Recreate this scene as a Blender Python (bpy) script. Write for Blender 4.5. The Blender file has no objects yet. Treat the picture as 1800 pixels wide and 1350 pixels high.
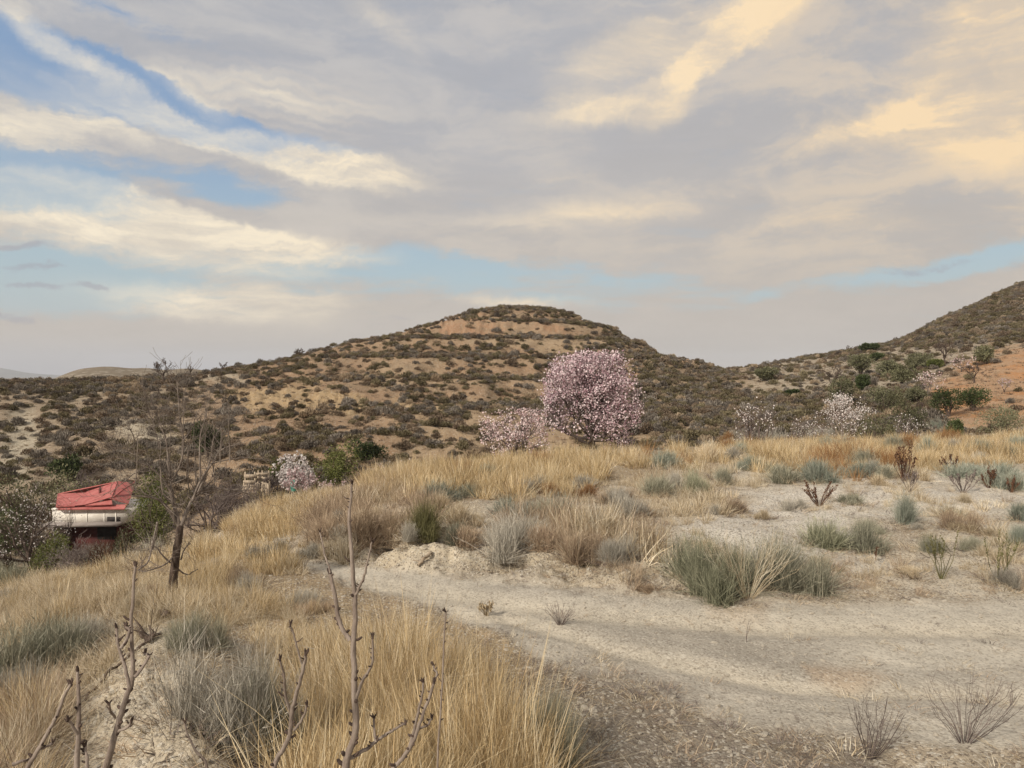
import bpy, math, random
import numpy as np
from mathutils import Vector, Matrix, Euler

# ------------------------------------------------------------------ camera, sky, sun, exposure
F = 1310.0      # focal length in pixels of the 1800 px wide photograph
CX = 900.0
HY = 662.0      # row of the true horizon
scene = bpy.context.scene
COL = scene.collection

cam_data = bpy.data.cameras.new("camera")
cam = bpy.data.objects.new("camera", cam_data)
COL.objects.link(cam)
cam_data.sensor_width = 36.0
cam_data.lens = 36.0 * F / 1800.0
cam_data.shift_y = -(675.0 - HY) / 1800.0
cam_data.clip_start = 0.05
cam_data.clip_end = 20000.0
cam.rotation_euler = (math.radians(90), 0, 0)
scene.camera = cam

scene.view_settings.view_transform = 'Standard'
scene.view_settings.look = 'None'
scene.view_settings.exposure = 0.12
scene.view_settings.gamma = 1.0
scene.view_settings.use_curve_mapping = False

SUN_EL = math.radians(34)
SUN_AZ = math.radians(222)      # clockwise from +Y: behind the camera and to its left
sun_data = bpy.data.lights.new("sun", 'SUN')
sun_data.energy = 4.1
sun_data.angle = math.radians(6)
sun_data.color = (1.0, 0.90, 0.76)
sun = bpy.data.objects.new("sun", sun_data)
COL.objects.link(sun)
sd = Vector((math.sin(SUN_AZ) * math.cos(SUN_EL), math.cos(SUN_AZ) * math.cos(SUN_EL), math.sin(SUN_EL)))
sun.rotation_euler = sd.to_track_quat('Z', 'Y').to_euler()

WS = 0.1        # world background strength
world = bpy.data.worlds.new("World")
scene.world = world
world.use_nodes = True
wt = world.node_tree
wt.nodes.clear()


class NT:
    """Small helper that wires shader nodes."""
    def __init__(self, tree):
        self.t = tree

    def n(self, typ, **kw):
        nd = self.t.nodes.new(typ)
        for k, v in kw.items():
            setattr(nd, k, v)
        return nd

    def put(self, sock, v):
        if v is None:
            return
        if hasattr(v, 'is_output') or isinstance(v, bpy.types.NodeSocket):
            self.t.links.new(v, sock)
        else:
            sock.default_value = v

    def m(self, op, a, b=None, c=None, clamp=False):
        nd = self.n('ShaderNodeMath', operation=op, use_clamp=clamp)
        self.put(nd.inputs[0], a)
        self.put(nd.inputs[1], b)
        self.put(nd.inputs[2], c)
        return nd.outputs[0]

    def vm(self, op, a, b=None):
        nd = self.n('ShaderNodeVectorMath', operation=op)
        self.put(nd.inputs[0], a)
        if b is not None:
            self.put(nd.inputs['Scale'] if op == 'SCALE' else nd.inputs[1], b)
        return nd.outputs[0]

    def mix(self, f, a, b):
        nd = self.n('ShaderNodeMix', data_type='RGBA', clamp_factor=True)
        self.put(nd.inputs[0], f)
        for s, v in ((nd.inputs[6], a), (nd.inputs[7], b)):
            if isinstance(v, tuple) and len(v) == 3:
                v = v + (1.0,)
            self.put(s, v)
        return nd.outputs[2]

    def noise(self, vec, scale, detail=4.0, rough=0.55, dist=0.0, out=0):
        nd = self.n('ShaderNodeTexNoise')
        self.put(nd.inputs['Vector'], vec)
        nd.inputs['Scale'].default_value = scale
        nd.inputs['Detail'].default_value = detail
        nd.inputs['Roughness'].default_value = rough
        nd.inputs['Distortion'].default_value = dist
        return nd.outputs[out]

    def ss(self, v, lo, hi):
        nd = self.n('ShaderNodeMapRange', interpolation_type='SMOOTHSTEP')
        self.put(nd.inputs[0], v)
        nd.inputs[1].default_value = lo
        nd.inputs[2].default_value = hi
        return nd.outputs[0]

    def comb(self, x, y, z=0.0):
        nd = self.n('ShaderNodeCombineXYZ')
        self.put(nd.inputs[0], x); self.put(nd.inputs[1], y); self.put(nd.inputs[2], z)
        return nd.outputs[0]


def build_sky():
    N = NT(wt)
    tc = N.n('ShaderNodeTexCoord')
    sep = N.n('ShaderNodeSeparateXYZ')
    wt.links.new(tc.outputs['Generated'], sep.inputs[0])
    x, y, z = sep.outputs
    sky = N.n('ShaderNodeTexSky', sky_type='NISHITA', sun_disc=False)
    sky.sun_elevation = SUN_EL
    sky.sun_rotation = SUN_AZ
    sky.air_density = 1.2
    sky.dust_density = 1.5
    sky.ozone_density = 1.5
    u = N.m('ARCTAN2', x, y)
    zc = N.m('MINIMUM', N.m('MAXIMUM', z, -1.0), 1.0)
    v = N.m('ARCSINE', zc)
    # cloud-sheet coordinates: a flat layer overhead, so that streaks converge to the horizon
    h = N.m('ADD', N.m('MAXIMUM', z, 0.0), 0.14)
    lay = N.comb(N.m('DIVIDE', x, h), N.m('DIVIDE', y, h), 0.0)
    mp = N.n('ShaderNodeMapping')
    wt.links.new(lay, mp.inputs[0])
    mp.inputs['Rotation'].default_value = (0, 0, math.radians(28))
    mp.inputs['Scale'].default_value = (0.55, 1.5, 1.0)
    streak = N.noise(mp.outputs[0], 1.1, 8.0, 0.60, 0.5)
    fine = N.noise(mp.outputs[0], 3.2, 10.0, 0.66, 0.6)
    puff = N.noise(lay, 2.2, 11.0, 0.70, 0.7)
    # warped angular coordinates carry the placed features
    wv = N.noise(tc.outputs['Generated'], 5.0, 9.0, 0.68, 0.0, out=1)
    wsep = N.n('ShaderNodeSeparateXYZ'); wt.links.new(wv, wsep.inputs[0])
    wu = N.m('ADD', u, N.m('MULTIPLY', N.m('SUBTRACT', wsep.outputs[0], 0.5), 0.16))
    wvv = N.m('ADD', v, N.m('MULTIPLY', N.m('SUBTRACT', wsep.outputs[1], 0.5), 0.07))
    uv = N.comb(wu, wvv, 0.0)

    def blobs(lst, gain=2.05):
        tot = None
        for (cx, cy, rx, ry, ang, amp) in lst:
            a = math.atan((cx - CX) / F)
            b = math.atan(-(cy - HY) / F * math.cos(a))
            k = math.cos(a) / F
            mpn = N.n('ShaderNodeMapping', vector_type='TEXTURE')
            wt.links.new(uv, mpn.inputs[0])
            mpn.inputs['Location'].default_value = (a, b, 0)
            mpn.inputs['Rotation'].default_value = (0, 0, math.radians(-ang))
            mpn.inputs['Scale'].default_value = (rx * k * gain, ry * k * gain, 1)
            g = N.n('ShaderNodeTexGradient', gradient_type='SPHERICAL')
            wt.links.new(mpn.outputs[0], g.inputs[0])
            w = N.m('MULTIPLY', g.outputs['Fac'], amp)
            tot = w if tot is None else N.m('ADD', tot, w)
        return tot

    blue = blobs([
        (50, 105, 110, 42, 12, 1.7), (160, 140, 100, 28, 16, 1.4), (270, 172, 110, 24, 22, 1.2),
        (370, 215, 110, 17, 20, .9), (520, 252, 90, 10, 8, .8), (30, 310, 120, 36, 6, 1.5),
        (370, 318, 90, 20, 5, .62), (250, 300, 90, 16, 8, .35), (60, 455, 180, 32, 4, .95), (130, 505, 170, 30, 2, .75),
        (60, 530, 140, 30, 0, .5), (640, 480, 210, 26, 2, .8), (760, 462, 110, 14, 6, .7), (1060, 480, 170, 16, 8, .7), (1000, 520, 150, 14, 4, .5),
        (1600, 482, 190, 13, -6, .9), (1760, 440, 90, 14, -16, .6), (200, 12, 90, 16, 10, .7), (450, 345, 80, 18, 10, .5),
    ])
    warm = blobs([
        (170, 368, 220, 26, 8, 1.25), (330, 392, 150, 18, 14, .8), (100, 400, 160, 26, 8, .6), (480, 424, 130, 15, 6, .95),
        (300, 440, 200, 18, 14, .45), (575, 285, 115, 17, 8, 1.25), (400, 252, 200, 14, 14, 1.0), (640, 312, 60, 16, 10, .5),
        (110, 185, 130, 22, 14, .6), (20, 225, 70, 30, 0, .6), (70, 62, 90, 18, 28, .8), (240, 170, 90, 12, 30, .6), (330, 175, 60, 12, 25, .4),
        (330, 520, 130, 22, 0, .7), (480, 470, 60, 8, 3, .5), (440, 540, 150, 24, 0, .4), (930, 525, 90, 8, 0, .6),
        (1120, 85, 95, 24, -22, .85), (1265, 90, 110, 18, -42, .75), (1330, 30, 150, 26, -25, .75), (1075, 195, 65, 20, 5, .75), (1010, 215, 60, 12, 0, .4),
        (1660, 205, 150, 26, -4, 1.2), (1770, 165, 110, 60, -30, 1.0), (1760, 70, 110, 70, -20, .95), (1840, 120, 120, 130, 0, .6),
        (1050, 375, 160, 16, -6, .5), (1470, 388, 110, 14, 6, .45), (470, 170, 130, 22, 6, .4), (650, 30, 90, 16, 35, .35), (960, 330, 80, 8, -12, .3),
    ])
    dark = blobs([
        (60, 499, 42, 7, 2, 1.0), (148, 500, 30, 6, 3, 1.1), (20, 557, 48, 9, 2, 1.0), (25, 425, 38, 7, -2, .8),
        (70, 463, 52, 7, -4, .8), (275, 503, 26, 3, 2, .6), (357, 527, 14, 3, 0, .6), (620, 562, 90, 7, 0, .4), (1640, 470, 60, 7, -6, .7), (1760, 470, 90, 14, 0, .5),
    ], 1.5)
    # outside the frame the same kind of broken cloud goes on
    off = N.m('SUBTRACT', N.noise(mp.outputs[0], 0.5, 3.0, 0.5), 0.5)
    mw_ = N.n('ShaderNodeMapping'); wt.links.new(uv, mw_.inputs[0])
    mw_.inputs['Rotation'].default_value = (0, 0, math.radians(11)); mw_.inputs['Scale'].default_value = (4.2, 19, 1)
    w1 = N.noise(mw_.outputs[0], 1.0, 10.0, 0.62, 0.5)
    mw2 = N.n('ShaderNodeMapping'); wt.links.new(uv, mw2.inputs[0])
    mw2.inputs['Rotation'].default_value = (0, 0, math.radians(-24)); mw2.inputs['Scale'].default_value = (4.0, 15, 1)
    w2 = N.noise(mw2.outputs[0], 1.0, 10.0, 0.62, 0.5)
    rsd = N.ss(u, -0.02, 0.22)
    wm_ = N.n('ShaderNodeMix', data_type='FLOAT'); wt.links.new(rsd, wm_.inputs[0]); wt.links.new(w1, wm_.inputs[2]); wt.links.new(w2, wm_.inputs[3])
    wisp = N.ss(N.m('ADD', N.m('MULTIPLY', wm_.outputs[0], 0.62), N.m('MULTIPLY', puff, 0.38)), 0.36, 0.64)
    veil = N.m('MULTIPLY', N.ss(wisp, 0.2, 1.0), N.m('MULTIPLY', N.m('ADD', 0.16, N.m('MULTIPLY', N.ss(u, -0.1, 0.7), 0.30)), N.ss(v, 0.05, 0.2)))
    blue_f = N.ss(N.m('ADD', N.m('SUBTRACT', blue, N.m('MULTIPLY', N.m('SUBTRACT', wisp, 0.45), 0.42)), N.m('MULTIPLY', N.m('SUBTRACT', fine, 0.5), 0.9)), 0.10, 0.80)
    warm_f = N.m('MINIMUM', N.m('ADD', N.m('MULTIPLY', veil, N.m('SUBTRACT', 1.0, blue_f)), N.m('MULTIPLY', N.m('MULTIPLY', N.ss(warm, 0.0, 0.80), N.m('SUBTRACT', 1.0, N.m('MULTIPLY', blue_f, 0.35))), N.m('ADD', 0.30, N.m('MULTIPLY', wisp, 0.75)))), 1.0)
    dark_f = N.ss(N.m('ADD', dark, N.m('MULTIPLY', N.m('SUBTRACT', puff, 0.52), 2.2)), 0.18, 0.75)
    rip = N.n('ShaderNodeTexWave', wave_type='BANDS', bands_direction='Y', wave_profile='SIN')
    mr = N.n('ShaderNodeMapping'); wt.links.new(uv, mr.inputs[0]); mr.inputs['Rotation'].default_value = (0, 0, math.radians(8))
    wt.links.new(mr.outputs[0], rip.inputs[0]); rip.inputs['Scale'].default_value = 26.0; rip.inputs['Distortion'].default_value = 3.5
    rip.inputs['Detail'].default_value = 3; rip.inputs['Detail Scale'].default_value = 1.2
    ripm = N.ss(blobs([(470, 180, 150, 38, 4, 1.0), (1330, 330, 200, 30, -6, .35)]), .1, .7)
    # cloud tones (radiance divided by the background strength)
    low = N.ss(v, 0.0, 0.42)
    s = 1.0 / WS

    def rad(c):
        return (c[0] * s, c[1] * s, c[2] * s, 1.0)
    grey = N.mix(low, rad((0.545, 0.485, 0.42)), rad((0.405, 0.415, 0.45)))
    # warmer grey toward the right-hand side, where the low sun lights the sheet
    side = N.ss(u, -0.2, 0.75)
    grey = N.mix(N.m('MULTIPLY', side, 0.45), grey, rad((0.48, 0.432, 0.385)))
    tone = N.m('ADD', 0.78, N.m('MULTIPLY', N.m('ADD', N.m('MULTIPLY', streak, 0.35), N.m('MULTIPLY', wm_.outputs[0], 0.65)), 0.44))
    grey = N.vm('SCALE', grey, tone)
    grey = N.mix(N.m('MULTIPLY', ripm, N.m('MULTIPLY', rip.outputs['Fac'], 0.30)), grey, rad((0.66, 0.58, 0.50)))
    cream = N.mix(N.ss(u, -0.5, 0.6), rad((0.96, 0.84, 0.64)), rad((0.93, 0.70, 0.43)))
    skyb = N.mix(N.ss(v, 0.02, 0.34), rad((0.40, 0.56, 0.60)), N.mix(0.5, rad((0.19, 0.37, 0.66)), sky.outputs[0]))
    hz = N.ss(v, 0.16, -0.02)
    skyb = N.mix(N.m('MULTIPLY', hz, 0.8), skyb, rad((0.52, 0.50, 0.48)))
    c = N.mix(N.m('MULTIPLY', blue_f, 0.85), grey, skyb)
    c = N.mix(N.m('MULTIPLY', warm_f, 0.95), c, cream)
    c = N.mix(N.m('MULTIPLY', dark_f, 0.55), c, rad((0.315, 0.315, 0.365)))
    # bluish band just above the left-hand horizon
    band = N.m('MULTIPLY', N.ss(v, 0.055, 0.0), N.ss(u, 0.05, -0.5))
    c = N.mix(N.m('MULTIPLY', band, 0.75), c, rad((0.44, 0.445, 0.50)))
    bg = N.n('ShaderNodeBackground')
    wt.links.new(c, bg.inputs[0])
    bg.inputs[1].default_value = WS
    wo = N.n('ShaderNodeOutputWorld')
    wt.links.new(bg.outputs[0], wo.inputs[0])


build_sky()
world.cycles.sampling_method = 'MANUAL'
world.cycles.sample_map_resolution = 512

# ------------------------------------------------------------------ noise and terrain
def _hash(ix, iy, seed):
    h = (ix.astype(np.int64) * 374761393 + iy.astype(np.int64) * 668265263 + seed * 1442695041) & 0xffffffff
    h = ((h ^ (h >> 13)) * 1274126177) & 0xffffffff
    return ((h ^ (h >> 16)) & 0xffff) / 65535.0


def vnoise(x, y, seed=0):
    x = np.asarray(x, float); y = np.asarray(y, float)
    ix = np.floor(x); iy = np.floor(y)
    fx = x - ix; fy = y - iy
    fx = fx * fx * fx * (fx * (fx * 6 - 15) + 10); fy = fy * fy * fy * (fy * (fy * 6 - 15) + 10)
    a = _hash(ix, iy, seed); b = _hash(ix + 1, iy, seed); c = _hash(ix, iy + 1, seed); d = _hash(ix + 1, iy + 1, seed)
    return (a + (b - a) * fx) * (1 - fy) + (c + (d - c) * fx) * fy - 0.5


def fbm(x, y, seed=0, octv=4, gain=0.5):
    t = 0; amp = 1.0; k = 1.0
    for i in range(octv):
        t = t + amp * vnoise(x * k * 1.0 + 13.7 * i, y * k + 7.3 * i, seed + i)
        amp *= gain; k *= 2.03
    return t        # about -0.9 .. 0.9


def sstep(v, lo, hi):
    t = np.clip((v - lo) / (hi - lo), 0, 1)
    return t * t * (3 - 2 * t)


def V(Y, p):        # a value above 100 is an image row, otherwise a height
    return -(p - HY) / F * Y if p > 100 else p


COLS = {
    -300: [(.5, -1.5), (2, -1.7), (4, -2.2), (8, -3.2), (14, -4.8), (25, -8.5), (40, -12), (55, -12.5), (70, -10), (90, -6), (120, -1), (150, 0), (200, -3), (260, -8)],
    0: [(.5, -1.55), (2, -1.7), (3.2, -1.9), (6, -2.45), (9, -2.85), (12, -3.3), (15, -4.4), (25, -8.5), (40, -12.3), (55, -12.5), (64, 860), (80, 800), (95, 740), (110, 694), (120, 678), (135, 674), (170, -5), (260, -10)],
    150: [(.5, -1.55), (2, -1.65), (3, -1.82), (5, -2.18), (8, -2.6), (11, -2.95), (14, -3.9), (25, -8.3), (42, -12.2), (57, -12.3), (66, 850), (80, 790), (96, 730), (112, 690), (122, 671), (135, 668), (165, -4), (260, -10)],
    300: [(.5, -1.5), (2, -1.5), (3, -1.57), (4.5, -1.75), (6, -1.98), (8, -2.35), (11, -2.8), (14, -3.4), (18, -5), (28, -8.5), (42, -11), (56, -10.5), (66, 840), (82, 780), (98, 725), (114, 684), (124, 667), (135, 665), (165, -4), (260, -10)],
    450: [(.5, -1.6), (2, -1.65), (4, -1.9), (6, -2.1), (9, -2.3), (11, -2.38), (13, -2.5), (16, -2.85), (18, -3.4), (28, -6.6), (45, 868), (55, 842), (68, 800), (84, 750), (100, 705), (116, 667), (130, 646), (145, 643), (175, -2), (260, -10)],
    600: [(.5, -1.7), (3, -1.85), (6, -2.1), (9.2, -2.3), (10, -2.15), (11, -2.05), (14, -2.2), (17, -2.5), (20, -3.4), (30, -6.8), (45, -7.7), (58, 828), (72, 780), (88, 725), (104, 675), (120, 632), (135, 610), (148, 608), (180, 0), (260, -10)],
    750: [(.5, -1.8), (3, -1.9), (6, -2.1), (8.6, -2.23), (9.25, -1.97), (10.5, -1.9), (14, -2.0), (18, -2.15), (21, -2.7), (25, -4.5), (35, -8), (50, -9), (64, 800), (78, 750), (92, 705), (108, 655), (124, 614), (138, 578), (152, 575), (180, 4), (260, -10)],
    900: [(.5, -1.85), (3, -1.95), (6, -2.1), (8.2, -2.19), (9, -1.97), (11, -1.92), (15, -1.98), (20, -2.1), (24, -2.5), (28, -4.5), (38, -8), (54, -8.5), (70, 785), (85, 740), (98, 700), (114, 652), (130, 605), (145, 562), (156, 541), (166, 538), (180, 14), (210, 2), (260, -10)],
    820: [(.5, -1.8), (3, -1.92), (6, -2.1), (8.4, -2.21), (9.1, -1.97), (10.8, -1.9), (14.5, -2.0), (19, -2.12), (22.5, -2.6), (26.5, -4.5), (36, -8), (52, -8.8), (67, 792), (82, 745), (95, 702), (111, 653), (127, 607), (142, 563), (150, 551), (158, 549), (178, 10), (200, 3), (260, -10)],
    975: [(.5, -1.85), (3, -1.95), (6, -2.1), (8.1, -2.16), (8.9, -1.97), (11, -1.92), (15, -1.98), (20, -2.09), (24.3, -2.4), (28, -4.3), (38, -7.8), (54, -8.3), (71, 778), (85, 738), (99, 697), (115, 651), (131, 605), (145, 567), (156, 548), (166, 543), (180, 12), (210, 1), (260, -10)],
    1050: [(.5, -1.85), (3, -1.95), (6, -2.1), (7.9, -2.14), (8.8, -1.97), (11, -1.93), (15, -1.97), (20, -2.08), (24.5, -2.35), (28, -4), (38, -7.5), (54, -8), (72, 770), (86, 735), (100, 695), (116, 650), (132, 610), (145, 585), (156, 571), (163, 568), (175, 10), (210, 0), (260, -10)],
    1200: [(.5, -1.85), (3, -1.95), (5, -2.05), (7.2, -2.13), (8, -2.02), (11, -1.96), (16, -2.0), (21, -2.1), (25, -2.4), (30, -4.2), (42, -6.5), (60, -6.5), (76, 735), (80, 731), (92, 715), (110, 680), (125, 648), (138, 631), (150, 2), (200, -8), (260, -10)],
    1290: [(.5, -1.85), (3, -1.95), (5, -2.05), (7.2, -2.13), (8, -2.05), (11, -1.98), (16, -2.0), (21, -2.08), (25, -2.35), (30, -4), (44, -6), (60, -5.5), (76, 730), (92, 712), (110, 690), (130, 670), (150, 653), (165, 651), (185, 0), (260, -8)],
    1400: [(.5, -1.85), (3, -1.95), (5, -2.05), (7.1, -2.13), (9, -2.05), (16, -2.0), (21, -2.07), (25, -2.3), (30, -3.4), (42, -5), (58, 752), (75, 722), (95, 695), (120, 665), (145, 645), (165, 633), (180, 630), (200, 3), (260, -6)],
    1550: [(.5, -1.85), (3, -1.95), (5, -2.05), (7.1, -2.14), (9, -2.07), (16, -2.0), (21, -2.07), (25, -2.3), (30, -3.2), (42, -4.5), (55, 752), (70, 715), (90, 680), (110, 655), (130, 632), (150, 615), (165, 609), (180, 6), (260, -2)],
    1700: [(.5, -1.85), (3, -1.93), (5, -2.05), (7.1, -2.14), (9, -2.07), (16, -1.99), (22, -2.05), (25, -2.2), (30, -2.9), (40, -3.7), (52, 745), (65, 705), (80, 670), (95, 636), (110, 617), (125, 594), (145, 562), (160, 545), (172, 543), (190, 12), (260, 5)],
    1800: [(.5, -1.85), (3, -1.92), (5, -2.05), (7.1, -2.14), (11, -2.04), (16, -1.99), (22, -2.05), (26, -2.15), (30, -2.75), (40, -3.5), (52, 740), (65, 700), (80, 655), (92, 620), (108, 602), (125, 567), (145, 527), (160, 499), (175, 494), (200, 18), (260, 8)],
    2100: [(.5, -1.85), (3, -1.92), (5, -2.05), (7.1, -2.14), (11, -2.04), (16, -1.99), (22, -2.05), (26, -2.15), (30, -2.7), (40, -3.3), (52, 735), (65, 690), (80, 640), (92, 600), (110, 560), (130, 510), (150, 460), (170, 430), (200, 30), (260, 20)],
}
DEGC = {   # azimuths outside the frame, profile by distance
    70: [(.5, -1.85), (10, -2.05), (30, -2.6), (60, 1), (110, 12), (200, 22), (260, 18)],
    110: [(.5, -1.8), (10, -2.0), (60, -2.0), (260, 3)],
    180: [(.5, -1.8), (10, -1.8), (60, -2.5), (260, -4)],
    -120: [(.5, -1.6), (10, -2.2), (60, -5), (260, -8)],
    -75: [(.5, -1.5), (5, -2.6), (20, -6.5), (60, -12), (150, -5), (260, -9)],
}
R0, R1, RFAR = 1.0, 262.0, 9000.0
NR = 700
rin = np.exp(np.linspace(math.log(R0), math.log(R1), NR))
rout = np.exp(np.linspace(math.log(R1), math.log(RFAR), 34))[1:]
RR = np.concatenate([[0.02, 0.3, 0.6], rin, rout])
AMAX = math.radians(40)
afine = np.linspace(-AMAX, AMAX, 600)
aback = np.linspace(AMAX, 2 * math.pi - AMAX, 110)[1:-1]
AA = np.concatenate([afine, aback])          # azimuth from +Y toward +X
AW = (AA + math.pi) % (2 * math.pi) - math.pi
keys = []
for px, c in COLS.items():
    a = math.atan((px - CX) / F)
    keys.append((a, np.array([t[0] / math.cos(a) for t in c]), np.array([V(*t) for t in c])))
for d, c in DEGC.items():
    keys.append((math.radians(d), np.array([t[0] for t in c]), np.array([t[1] for t in c], float)))
keys.sort(key=lambda k: k[0])
ka = np.array([k[0] for k in keys])
kz = np.array([np.interp(RR, k[1], k[2], right=np.nan) for k in keys])
for i in range(len(keys)):
    bad = np.isnan(kz[i]); last = keys[i][2][-1]
    kz[i][bad] = last + (-12 - last) * sstep(RR[bad], 262, 600)
# periodic interpolation over azimuth
ka3 = np.concatenate([[ka[-1] - 2 * math.pi], ka, [ka[0] + 2 * math.pi]])
kz3 = np.vstack([kz[-1:], kz, kz[:1]])
ZG = np.empty((len(AA), len(RR)))
idx = np.clip(np.searchsorted(ka3, AW) - 1, 0, len(ka3) - 2)
tt = (AW - ka3[idx]) / (ka3[idx + 1] - ka3[idx])
tt = (tt * 0.5 + tt * tt * (3 - 2 * tt) * 0.5)[:, None]
ZG = kz3[idx] * (1 - tt) + kz3[idx + 1] * tt


def smooth(a, k, axis, periodic=False):
    ker = np.ones(k) / k
    pad = k // 2
    if axis == 0:
        p = np.concatenate([a[-pad:], a, a[:pad]], 0) if periodic else np.pad(a, ((pad, pad), (0, 0)), 'edge')
    else:
        p = np.pad(a, ((0, 0), (pad, pad)), 'edge')
    c = np.cumsum(p, axis=axis)
    if axis == 0:
        c = np.vstack([np.zeros((1, c.shape[1])), c]); return (c[k:] - c[:-k]) / k
    c = np.hstack([np.zeros((c.shape[0], 1)), c]); return (c[:, k:] - c[:, :-k]) / k


nf = len(afine)
zf = ZG[:nf].copy()
zf = smooth(smooth(zf, 7, 1), 5, 1)
zf = smooth(zf, 21, 0)
ZG[:nf] = zf
XG = np.sin(AA)[:, None] * RR[None, :]
YG = np.cos(AA)[:, None] * RR[None, :]
RG = np.broadcast_to(RR[None, :], XG.shape)
AG = np.broadcast_to(AW[:, None], XG.shape)
front = np.cos(AG) > 0.3
YS = np.where(front, YG, 1e9)
PXG = np.where(front, CX + F * np.tan(np.clip(AG, -1.2, 1.2)), np.where(AG > 0, 4000., -3000.))


def pyof(z, y):
    return HY - F * z / y


PYG0 = pyof(ZG, np.where(front, YG, 1.0))      # row of the smooth surface


def poly(px, py, pts, soft=8.0):
    """Soft mask of a polygon in ground-row space."""
    pts = np.array(pts, float)
    inside = np.zeros(px.shape, bool)
    dmin = np.full(px.shape, 1e9)
    n = len(pts)
    for i in range(n):
        x1, y1 = pts[i]; x2, y2 = pts[(i + 1) % n]
        c = ((y1 > py) != (y2 > py))
        with np.errstate(divide='ignore', invalid='ignore'):
            xi = (x2 - x1) * (py - y1) / ((y2 - y1) if y2 != y1 else 1e-9) + x1
        inside ^= c & (px < xi)
        ex, ey = x2 - x1, y2 - y1
        t = np.clip(((px - x1) * ex + (py - y1) * ey) / (ex * ex + ey * ey + 1e-9), 0, 1)
        d = np.hypot(px - x1 - t * ex, py - y1 - t * ey)
        dmin = np.minimum(dmin, d)
    sd_ = np.where(inside, dmin, -dmin)
    return np.clip(0.5 + sd_ / (2 * soft), 0, 1)


ROAD = [(500, 980), (540, 984), (620, 990), (750, 1004), (900, 1019), (1050, 1030), (1160, 1046), (1300, 1052), (1450, 1062), (1800, 1062), (2600, 1070),
        (2600, 1330), (1800, 1318), (1300, 1275), (1050, 1205), (880, 1120), (760, 1060), (620, 1026), (520, 1003)]
nearband = RG < 30
jit = np.where(nearband, 22 * fbm(XG * 1.3, YG * 1.3, 5, 3), 0)
roadm = np.where(nearband & front, poly(PXG, PYG0 + jit * 0.5, ROAD, 9), 0)
farm = RG > 32
# hill displacement: gullies, terraces and rough
g1 = fbm(XG / 14, YG / 14, 21, 4)
gul = 1 - np.abs(2 * fbm(XG / 9 + 3, YG / 16, 31, 4))
hillw = sstep(RG, 40, 62) * (1 - sstep(RG, 270, 320))
rightw = sstep(AG, math.radians(22), math.radians(28))
ZG = ZG + hillw * (1 - 0.5 * rightw) * (0.9 * g1 + 0.55 * (gul - 0.6)) * (1 - 0.6 * sstep(RG, 118, 135))
# terraces on the central hill
TP = 3.7
TE = ZG + 0.9 * fbm(XG / 30, YG / 30, 77, 2)
fr = (TE / TP + 0.12) % 1.0
terrw = hillw * sstep(RG, 62, 80) * sstep(AG, -0.30, -0.1) * (1 - sstep(AG, 0.29, 0.36)) * (0.55 + 0.45 * sstep(ZG, 12, 8))
ZG = ZG + terrw * (-0.50 * TP * np.sin(2 * math.pi * fr) / (2 * math.pi) * 1.6)
ZG = ZG + hillw * (1 - 0.4 * rightw) * (0.28 * fbm(XG / 2.2, YG / 2.2, 41, 4))
# rocky outcrops
def rock_w(polyl, soft=10, j=14):
    return np.where(farm & front & (RG < 262), poly(PXG + j * fbm(XG / 3, YG / 3, 51, 3), PYG0 + j * fbm(XG / 3, YG / 3, 61, 3), polyl, soft), 0)
OUT = np.clip(rock_w([(765, 572), (785, 556), (850, 556), (880, 568), (945, 566), (1000, 574), (990, 583), (900, 580), (780, 588)], 4, 10)
              + rock_w([(1085, 655), (1125, 650), (1125, 690), (1100, 690)], 5, 6)
              + rock_w([(1185, 628), (1215, 630), (1225, 645), (1195, 642)], 3, 4), 0, 1)
OUT2 = np.clip(rock_w([(425, 690), (520, 684), (640, 700), (650, 722), (560, 728), (430, 735)], 8, 18)
               + rock_w([(690, 705), (830, 710), (850, 728), (700, 730)], 8, 14) + rock_w([(395, 690), (440, 690), (440, 712), (400, 712)], 5, 8), 0, 1)
rk = 1 - np.abs(2 * fbm(XG / 1.6, YG / 1.6 + ZG / 1.2, 71, 4))
ZG = ZG + (OUT * 1.0 + OUT2 * 0.8) * (rk - 0.62)
# near relief
nearw = 1 - sstep(RG, 35, 55)
bankw = np.where(nearband & front, poly(PXG, PYG0, [(590, 935), (680, 925), (900, 945), (1200, 1000), (1300, 1040), (1150, 1045), (1000, 1030), (850, 1012), (640, 988), (590, 975)], 12), 0)
erow = np.where((RG < 12) & front, poly(PXG, PYG0, [(150, 1170), (250, 1090), (300, 1085), (330, 1130), (345, 1250), (400, 1345), (420, 1700), (20, 1900), (40, 1500)], 30), 0)
quiet = 1 - 0.8 * roadm
ZG = ZG + nearw * quiet * (0.10 * fbm(XG / 1.4, YG / 1.4, 81, 3) * sstep(RG, 1, 4)
                           + 0.035 * fbm(XG / 0.28, YG / 0.28, 91, 4)) + nearw * 0.012 * fbm(XG / 0.12, YG / 0.12, 95, 3) * (1 - sstep(RG, 8, 14))
ZG = ZG + bankw * (0.20 * (0.55 - np.abs(2 * fbm(XG / 0.55, YG / 0.35, 101, 4))) + .07 * fbm(XG / .13, YG / .1, 103, 3))
ZG = ZG + erow * (0.09 * (0.5 - np.abs(2 * fbm(XG / 0.35, YG / 0.5, 111, 4))))
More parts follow.
